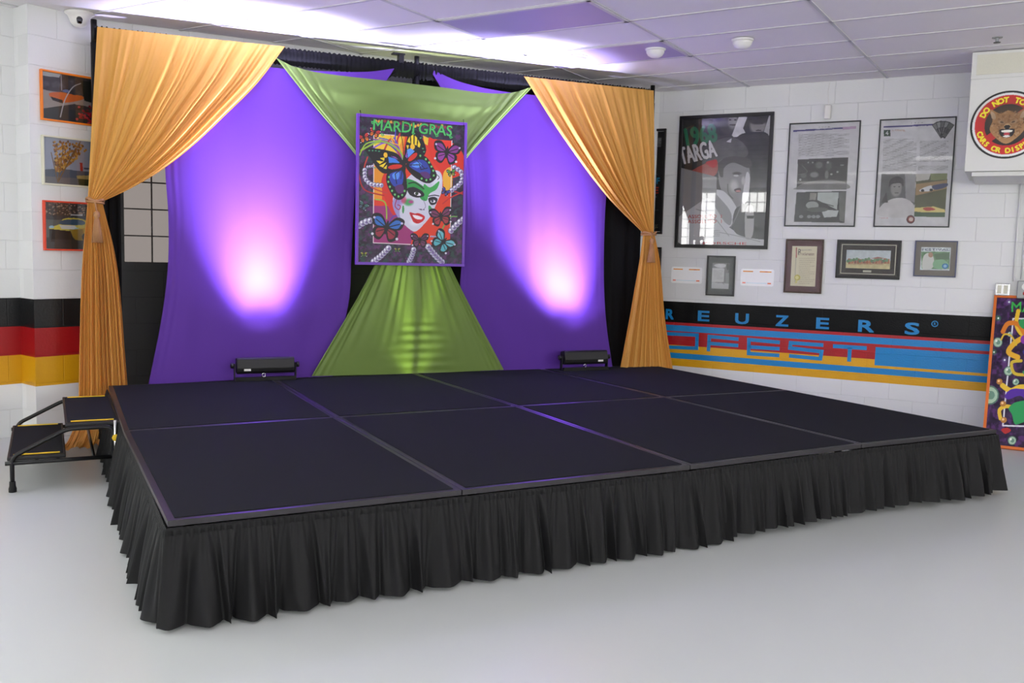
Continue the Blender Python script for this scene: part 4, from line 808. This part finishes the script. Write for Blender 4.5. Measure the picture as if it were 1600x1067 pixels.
# reflective plates
for x0, x1, lab in ((-1.266, -.952, 'white car plate with orange marks beside the right orange drape'), (-.572, -.258, 'white car plate with orange marks between the small black frame and the certificate')):
    t = empty('car_plate', RW.w(x0, 0, 1.175), RW.a, label=lab, cat='plate', group='white car plates'); W_, H_ = x1-x0, .161
    pr = []; r_ = .018
    for cx_, cz_, a0 in ((W_-r_, H_-r_, 0), (r_, H_-r_, 90), (r_, r_, 180), (W_-r_, r_, 270)):
        for k in range(6): an = math.radians(a0+k*18); pr.append((cx_+r_*math.cos(an), cz_+r_*math.sin(an)))
    n = len(pr); m = MB(); m.add([(p[0], y, p[1]) for y in (-.004, -.0005) for p in pr], [tuple(range(n)), tuple(range(n, 2*n))[::-1]]+[(i, (i+1) % n, n+(i+1) % n, n+i) for i in range(n)]); m.build('plate', mat('white_reflective_sheet', (255, 255, 255), .3), t)
    a = Art(W_-.03, H_-.03, [(0, 0), (220, 0), (220, 115), (0, 115)], .0025, (255, 255, 255)); a.rect(4, 3, 78, 12, (244, 160, 20)); a.rect(128, 3, 214, 12, (244, 160, 20)); a.ell(176, 8, 10, 3, (210,60,30)); a.rect(2, 98, 26, 110, (240, 140, 120)); a.rect(188, 98, 214, 110, (240, 130, 90) ); a.rect(30, 103, 184, 106, (140, 210, 236)); a.build('face_print', t, .015, -.0045, .015)

# ================================================================ LEFT WALL PICTURES
OR = mat('orange_frame', (240, 130, 24), .4); CR = mat('cream_frame', (222, 220, 196), .4); RD = mat('red_orange_frame', (226, 72, 40), .4)
PIC = .36
wv = min(.42, pier-LW.px(64, 150)[0]-.02)
def lpic(z0, z1, fm, a, lab):
    x0 = LW.px(64, 250)[0]; framed(LW, x0, z0, x0+wv, z1, .012, fm, lab, 'picture', 'framed_picture', a, depth=.03, group='framed car photographs on the left wall')
a = Art(wv-.02, .33, [(58, 78), (320, 108), (300, 360), (55, 330)], .003, (70, 66, 74)); a.noise(.04, 16, seed=2); a.poly([(58,78),(150,85),(140,110),(60,105)], (190,196,200)); a.poly([(58,180),(320,220),(320,270),(200,250),(58,280)], (176,164,160)); a.curve([(90,200),(140,190),(200,200),(243,205),(240,225),(160,245),(110,232)], (226,110,40)); a.poly([(95,215),(150,232),(150,250),(105,235)], (40,36,40)); a.ell(168, 182, 16, 8, (90,120,180)); a.curve([(58,290),(130,272),(240,300),(240,345),(58,330)], (50,56,66)); a.arc([(135,320),(160,230),(200,160),(240,135)], 5, (200,200,210)); a.poly([(240,120),(320,120),(318,250),(250,230)], (34,40,36)); a.arc([(150,80),(148,180)], 3, (190,190,200))
for k in range(60): a.ell(random.gauss(262, 24), random.gauss(310, 24), 6, 6, random.choice([(210,40,60),(180,30,50),(230,80,90),(60,70,50)]))
lpic(2.271, 2.62, OR, a, 'orange-framed photo of an orange car with red flowers, top of three on the left wall')
a = Art(wv-.02, .33, [(60, 425), (320, 450), (300, 695), (60, 690)], .003, (170, 178, 200)); a.rect(40, 620, 330, 700, (120,118,124)); a.curve([(60,620),(150,610),(330,625),(330,650),(60,650)], (90,100,120))
for k in range(260):
    an = random.uniform(-1.9, -.9); r_ = random.uniform(20, 190); a.ell(120+r_*math.cos(an)*.9+r_*.25, 640+r_*math.sin(an), 5, 7, random.choice([(196,140,40),(170,110,40),(214,170,80),(120,80,40)]))
for x1, y1 in ((100,520),(160,480),(210,500),(240,450)): a.line([(125,680),(x1,y1)], 4, (130,96,60))
a.poly([(210,640),(320,632),(320,660),(212,655)], (196,180,120)); a.poly([(215,655),(320,660),(320,695),(218,690)], (70,80,50)); a.rect(229, 570, 241, 615, (190,40,40)); a.rect(245, 596, 320, 604, (80,90,110))
lpic(1.822, 2.168, CR, a, 'cream-framed photo of a golden autumn tree, middle of three on the left wall')
a = Art(wv-.02, .335, [(62, 778), (320, 790), (300, 1035), (62, 1035)], .003, (96, 98, 98)); a.rect(40, 770, 330, 860, (70,56,50))
for k in range(200): a.ell(random.uniform(60, 320), random.uniform(780, 850), 4, 4, random.choice([(150,120,100),(40,34,34),(180,150,130),(110,70,60)]))
a.rect(40, 858, 330, 880, (60,60,64)); a.rect(185, 848, 240, 856, (220,220,220)); a.rect(40, 975, 330, 1040, (60,58,60)); a.curve([(85,925),(130,905),(150,875),(200,868),(250,880),(270,920),(270,960),(110,945)], (232,214,90)); a.curve([(135,905),(155,880),(235,880),(240,905)], (60,90,120)); a.poly([(84,930),(180,940),(190,985),(84,985)], (30,28,32)); a.poly([(130,908),(200,910),(215,930),(140,930)], (226,226,226)); a.ell(95,920,12,7,(170,210,230)); a.ell(210,930,14,8,(170,210,230)); a.curve([(190,935),(270,925),(270,975),(200,985)], (232,190,40)); a.ell(240,970,12,18,(24,24,26)); a.rect(175, 930, 235, 1035, (90,66,40), .4)
lpic(1.359, 1.713, RD, a, 'red-framed photo of a yellow racing car on track, lowest of three on the left wall')

# ================================================================ SIGN BOX TOP RIGHT
c0 = on_z(1520, 80, CEIL)[:2]; SB = Plane(c0, RW.a); dep = abs(RW.n@(c0-RW.p))
zb = SB.px(1504, 268)[1]; zd = SB.px(1513, 124)[1]
sb = empty('wall_box', (*SB.p, 0), SB.a, label='white boxed-in unit under the ceiling with a cream upper panel, top right', cat='wall box')
m = MB(); m.box(.0, 1.6, .0, dep-.002, zb, zd); m.build('cover', M['boxwhite'], sb, bevel=.004)
m = MB(); m.box(.0, 1.6, .012, dep-.002, zd+.002, CEIL-.008); up = m.build('upper_section', M['boxwhite'], sb)
m = MB(); m.box(.035, 1.565, .006, .012, zd+.03, CEIL-.03); m.build('cream_panel', M['cream'], up)
m = MB(); m.box(.05, 1.5, .04, dep-.004, zb-.035, zb-.001); m.build('base_tray', M['boxwhite'], sb, bevel=.004)
sc_ = SB.px(1574, 195); rr = (SB.px(1574, 142)[1]-SB.px(1574, 248)[1])/2
t = empty('round_sign', SB.w(sc_[0]-rr, .0, sc_[1]-rr), SB.a, label='round red, black and yellow sign with a snarling wolf, DO NOT TOUCH CARS OR DISPLAYS', cat='sign')
m = MB(); m.lathe([(rr, -.004), (rr, -.001)], 64, (rr, 0, rr), 'Y'); m.build('disc', M['blackplastic'], t, smooth=False)
a = Art(2*rr, 2*rr, [(-1, -1), (1, -1), (1, 1), (-1, 1)], .0028, (16, 16, 18))
def E(x, y, rx, ry, c, al=1., rot=0., soft=0.): a.ell(x, y, rx, ry, c, al, rot, soft)
E(0,0,.94,.94,(236,236,236)); E(0,0,.875,.875,(206,24,30)); E(0,0,.61,.61,(14,14,16))
r = math.radians(-40); a.put(((np.abs(a.X*math.sin(r)-a.Y*math.cos(r)) < .11) & (a.X**2+a.Y**2 < .64**2)).astype(float), (206, 24, 30))
for c, pts in (((196,146,92), [(-.40,-.16),(-.50,-.40),(-.44,-.46),(-.22,-.34),(0,-.42),(.22,-.34),(.44,-.46),(.50,-.40),(.40,-.16),(.46,.12),(.30,.36),(.0,.56),(-.30,.36),(-.46,.12)]),): a.curve(pts, c)
for k in range(160): an = random.uniform(0, 6.28); r_ = random.uniform(.1, .44); a.ell(r_*math.cos(an), r_*math.sin(an)*.95, .035, .02, random.choice([(150,100,56),(216,170,120),(226,196,160),(120,84,50)]), .7, random.uniform(0, 180))
a.curve([(-.46,-.40),(-.36,-.34),(-.32,-.2),(-.42,-.2)], (226,206,180)); a.curve([(.46,-.40),(.36,-.34),(.32,-.2),(.42,-.2)], (226,206,180)); E(-.16,-.08,.13,.07,(232,216,190),.8,20,.5); E(.16,-.08,.13,.07,(232,216,190),.8,-20,.5); E(-.15,-.08,.05,.028,(30,24,20),1,20); E(.15,-.08,.05,.028,(30,24,20),1,-20); a.line([(-.26,-.2),(-.06,-.1)], .03, (110,76,46)); a.line([(.26,-.2),(.06,-.1)], .03, (110,76,46))
E(0,.08,.11,.14,(214,180,136),.8,0,.4); E(0,.06,.085,.06,(14,12,14)); a.curve([(-.2,.14),(0,.12),(.2,.14),(.16,.32),(0,.38),(-.16,.32)], (30,18,20)); a.curve([(-.15,.17),(0,.15),(.15,.17),(.1,.22),(-.1,.22)], (236,232,224)); a.curve([(-.1,.34),(0,.30),(.1,.34),(0,.37)], (236,232,224)); E(0,.27,.08,.04,(190,60,70))
def arctext(s, rad, a0, a1, h, outward=True):
    n = len(s)
    for i, ch in enumerate(s):
        if ch == ' ': continue
        an = math.radians(a0+(a1-a0)*(i+.5)/n); v, tt = text_tris(ch, 0.); sc2 = h/.73; v2 = (v-np.array([v[:, 0].max()/2, 0]))*sc2
        ro = an+math.pi/2 if outward else an-math.pi/2; c_, s_ = math.cos(ro), math.sin(ro); rb = rad if outward else rad
        base = np.array([rb*math.cos(an), rb*math.sin(an)]); X_ = v2[:, 0]; Y_ = -v2[:, 1]
        P_ = np.stack([base[0]+X_*c_-Y_*s_, base[1]+X_*s_+Y_*c_], 1); [a.tri(P_+np.array(o_), tt, (244, 226, 40)) for o_ in ((0, 0), (.012, 0), (-.012, 0), (0, .012), (0, -.012))]
arctext('DO NOT TOUCH', .66, -160, -20, .16); arctext('CARS OR DISPLAYS', .83, 166, 14, .15, False)
a.C[(a.X**2+a.Y**2) > .995**2] = (16, 16, 18)
pr = a.build('face_print', t, 0, -.0045, 0)
# trim the print to the disc
bm = bmesh.new(); bm.from_mesh(pr.data); bmesh.ops.delete(bm, geom=[v for v in bm.verts if math.hypot(v.co.x-rr, v.co.z-rr) > rr*.998], context='VERTS'); bm.to_mesh(pr.data); bm.free()

# ================================================================ LEANING CARNIVAL PICTURE
tl = RW.px(1552, 463, .01); bl_ = on_z(1535, 698, 0)[:2]; off = -RW.n@(bl_-RW.p); sx = RW.e@(bl_-RW.p); TH = math.hypot(tl[1], off); lean = math.atan2(off-.01, tl[1])
lp = empty('leaning_poster', RW.w((sx+tl[0])/2, off, 0.0), RW.a, label='orange-framed carnival picture of jester hats leaning on the wall right of the stage', cat='poster')
lp.rotation_euler = (-lean, 0, RW.a); LWd = .80
ring_frame(LWd, TH, .022, -.02, .0, M['orangeframe'], lp)
m = MB(); m.box(.01, LWd-.01, -.006, -.001, .01, TH-.01); m.build('backing_board', M['blackplastic'], lp)
sc3 = 3.556; yb3 = 1010
a = Art(LWd-.04, TH-.04, [(272, 165), (900, 190), (900, 1080), (205, 1000)], .0034, (46, 30, 60)); a.noise(.03, 12, seed=6).noise(.05, .8, seed=7, c=(90, 50, 110))
a.line([(900,285),(370,283),(315,892),(900,915)], 9, (232, 232, 236)); a.text('MARDI GRAS', 360, 245, 56, (60, 190, 80), 500, 1, .02)
for x, y, r_ in ((280,415,28),(345,578,27),(235,715,55),(372,980,26),(390,640,20),(350,370,14)): a.ell(x, y, r_, r_, (90,130,110)); a.ell(x, y, r_*.85, r_*.85, (176, 206, 180)); a.ell(x+r_*.1, y, r_*.45, r_*.45, (110,150,130)); a.ell(x-r_*.3, y-r_*.3, r_*.25, r_*.25, (240,250,240))
for x, y in ((282,280),(258,470),(322,515),(345,190)): a.ell(x, y, 22, 22, (150,140,200) if y in (190, 515) else (80,200,110), .8, soft=1.); a.ell(x, y, 5, 5, (240,250,250))
for P_, c, wd in (([(400,240),(390,320),(440,380),(520,360)], (240,196,50), 24), ([(310,355),(340,310),(400,315),(440,370)], (226,130,40), 26), ([(430,390),(380,420),(345,470),(400,500)], (236,180,50), 30), ([(300,400),(320,370),(360,380),(390,430)], (226,190,60), 10), ([(420,520),(365,530),(380,590),(440,600)], (220,190,60), 18), ([(310,660),(360,690),(420,670),(520,680)], (236,196,60), 30), ([(300,850),(295,800),(340,780),(400,800)], (236,196,60), 22), ([(440,400),(520,420),(600,380),(700,430)], (140,60,170), 50), ([(450,470),(560,480),(660,470)], (60,60,150), 40)): a.arc(P_, wd, c)
a.curve([(325,720),(370,680),(480,690),(560,740),(480,770),(420,720),(350,740)], (90, 50, 160)); a.curve([(350,790),(400,755),(520,750),(560,820),(420,880),(385,880),(370,830)], (50, 160, 90)); a.curve([(430,580),(560,570),(600,640),(500,640)], (50,160,90)); a.curve([(410,290),(520,290),(560,340),(430,340)], (50,160,90)); a.ell(620, 560, 90, 120, (226,214,220)); a.ell(590, 540, 16, 8, K); a.ell(650, 540, 16, 8, K); a.ell(620, 620, 26, 10, (190,30,50)); a.curve([(700,420),(860,380),(880,600),(760,640)], (120,60,160)); a.curve([(700,700),(860,680),(850,860),(720,840)], (226,160,50))
for x, y in ((292,638),(320,860),(315,765)): a.ell(x, y, 18, 17, (190,130,60)); a.ell(x-4, y-4, 7, 7, (250,210,150))
a.curve([(305,915),(340,905),(365,920),(330,940)], (190,50,50)); a.build('print', lp, .02, -.008, .02)

# ================================================================ SMALL FIXTURES
def vent_plate():
    A = RW.px(1554, 461.5); t = empty('wall_outlet', RW.w(A[0], 0, A[1]+.0), RW.a, label='square steel outlet plate on the wall above the leaning picture', cat='outlet')
    m = MB(); W_ = .112; m.box(0, W_, -.045, -.001, 0, W_*.95); m.build('plate', M['chrome'], t, bevel=.008)
    for x in (.018, .064): m = MB(); m.box(x, x+.03, -.05, -.0455, .02, .088); m.build('socket', M['cream'], t, bevel=.002)
vent_plate()
A = RW.px(1588, 466); t = empty('alarm_box', RW.w(A[0], 0, A[1]), RW.a, label='grey metal switch box with a red button at the right edge', cat='switch box')
m = MB(); m.box(0, .17, -.06, -.001, 0, .15); m.build('housing', M['grey'], t, bevel=.008)
m = MB(); m.lathe([(.028, -.066), (.03, -.06)], 20, (.062, 0, .10), 'Y'); m.build('dial', M['white'], t)
m = MB(); m.lathe([(.012, -.075), (.018, -.062)], 14, (.062, 0, .045), 'Y'); m.build('button', M['redp'], t)
for x in (1583.5, 1596):
    A = RW.px(x, 440); m = MB(); m.tube([(0, -.015, A[1]+.02 if x > 1590 else A[1]+.0), (0, -.015, zb-.01)], .009, 10); tag(m.build('conduit_pipe', M['wall'], loc=RW.w(A[0]), rz=RW.a, smooth=True), 'thin white conduit pipe rising from the grey switch box' if x > 1590 else 'thin white conduit pipe rising beside the steel outlet plate', 'pipe', 'conduit pipes')
A, B = RW.px(1288, 187), RW.px(1300, 164); t = empty('motion_sensor', RW.w(A[0], 0, A[1]), RW.a, label='small white sensor high on the wall above the left article sheet', cat='sensor')
m = MB(); m.box(0, B[0]-A[0], -.045, -.001, 0, B[1]-A[1]); m.build('housing', M['white'], t, bevel=.012)
m = MB(); m.box(.015, B[0]-A[0]-.015, -.048, -.0455, .015, .05); m.build('lens', M['white'], t)
m = MB(); cz_ = CEIL-A[1]-.01; m.tube([(.03, -.006, B[1]-A[1]), (.026, -.006, .2), (.018, -.006, .25), (.03, -.006, cz_)], .003, 6); m.build('cable', M['white'], t)
def dome(px_, py_, r_, h_, label, cat, name, group=None):
    c = on_z(px_, py_, CEIL-.03); t = empty(name, (c[0], c[1], CEIL-.006), 0, label=label, cat=cat, group=group)
    m = MB(); m.lathe([(r_*1.12, 0), (r_*1.12, -.010), (r_*1.02, -.014)], 32); m.build('base', M['white'], t, smooth=False)
    m = MB(); m.lathe([(r_*1.0, -.014), (r_*.97, -.3*h_-.014), (r_*.8, -.7*h_-.01), (r_*.45, -.95*h_-.01), (.002, -h_-.01)], 32); m.build('dome', M['white'], t, smooth=True); return t
GD = 'white ceiling domes'
dome(903, 92, .072, .06, 'white ceiling dome above the right orange drape, leftmost of three', 'ceiling sensor', 'ceiling_dome', GD)
dome(1024, 81, .072, .06, 'white ceiling dome in the middle of the three', 'ceiling sensor', 'ceiling_dome', GD)
dome(1160, 67, .072, .06, 'white ceiling dome nearest the right wall posters, rightmost of three', 'ceiling sensor', 'ceiling_dome', GD)
c = on_z(124, 19, CEIL); t = empty('security_camera', (c[0], c[1], CEIL-.002), 0, label='white dome security camera in the ceiling corner above the left pictures', cat='security camera')
m = MB(); m.lathe([(.098, 0), (.098, -.012), (.082, -.022), (.068, -.05), (.06, -.075), (.04, -.096), (.012, -.106), (.001, -.107)], 32); m.build('dome', M['white'], t, smooth=True)
d = -np.array([c[0], c[1]]); d /= np.linalg.norm(d); m = MB(); m.lathe([(.001, .0), (.016, .0), (.020, -.02), (.020, -.032), (.001, -.032)], 20, (0, 0, 0), 'Y'); e_ = m.build('lens', M['lens'], t, smooth=True)
e_.location = (d[0]*.040, d[1]*.040, -.062); e_.rotation_euler = (0, 0, math.atan2(d[0], -d[1])); 
m = MB(); m.box(-.018, .018, -.031, .0, -.026, .026); e_ = m.build('eye_slot', M['lens'], t, bevel=.01); e_.location = (d[0]*.038, d[1]*.038, -.070); e_.rotation_euler = (-.5, 0, math.atan2(d[0], -d[1]))
c = on_z(1558, 63, CEIL-.02); t = empty('sprinkler_head', (c[0], c[1], CEIL), 0, label='dark sprinkler head in the ceiling above the wall box', cat='sprinkler')
m = MB(); m.lathe([(.035, 0), (.035, -.004), (.012, -.006), (.010, -.03), (.004, -.034)], 20); m.build('body', M['grey'], t)
m = MB(); m.lathe([(.002, -.034), (.024, -.035), (.024, -.038), (.002, -.039)], 16); m.build('deflector', M['blackmetal'], t)
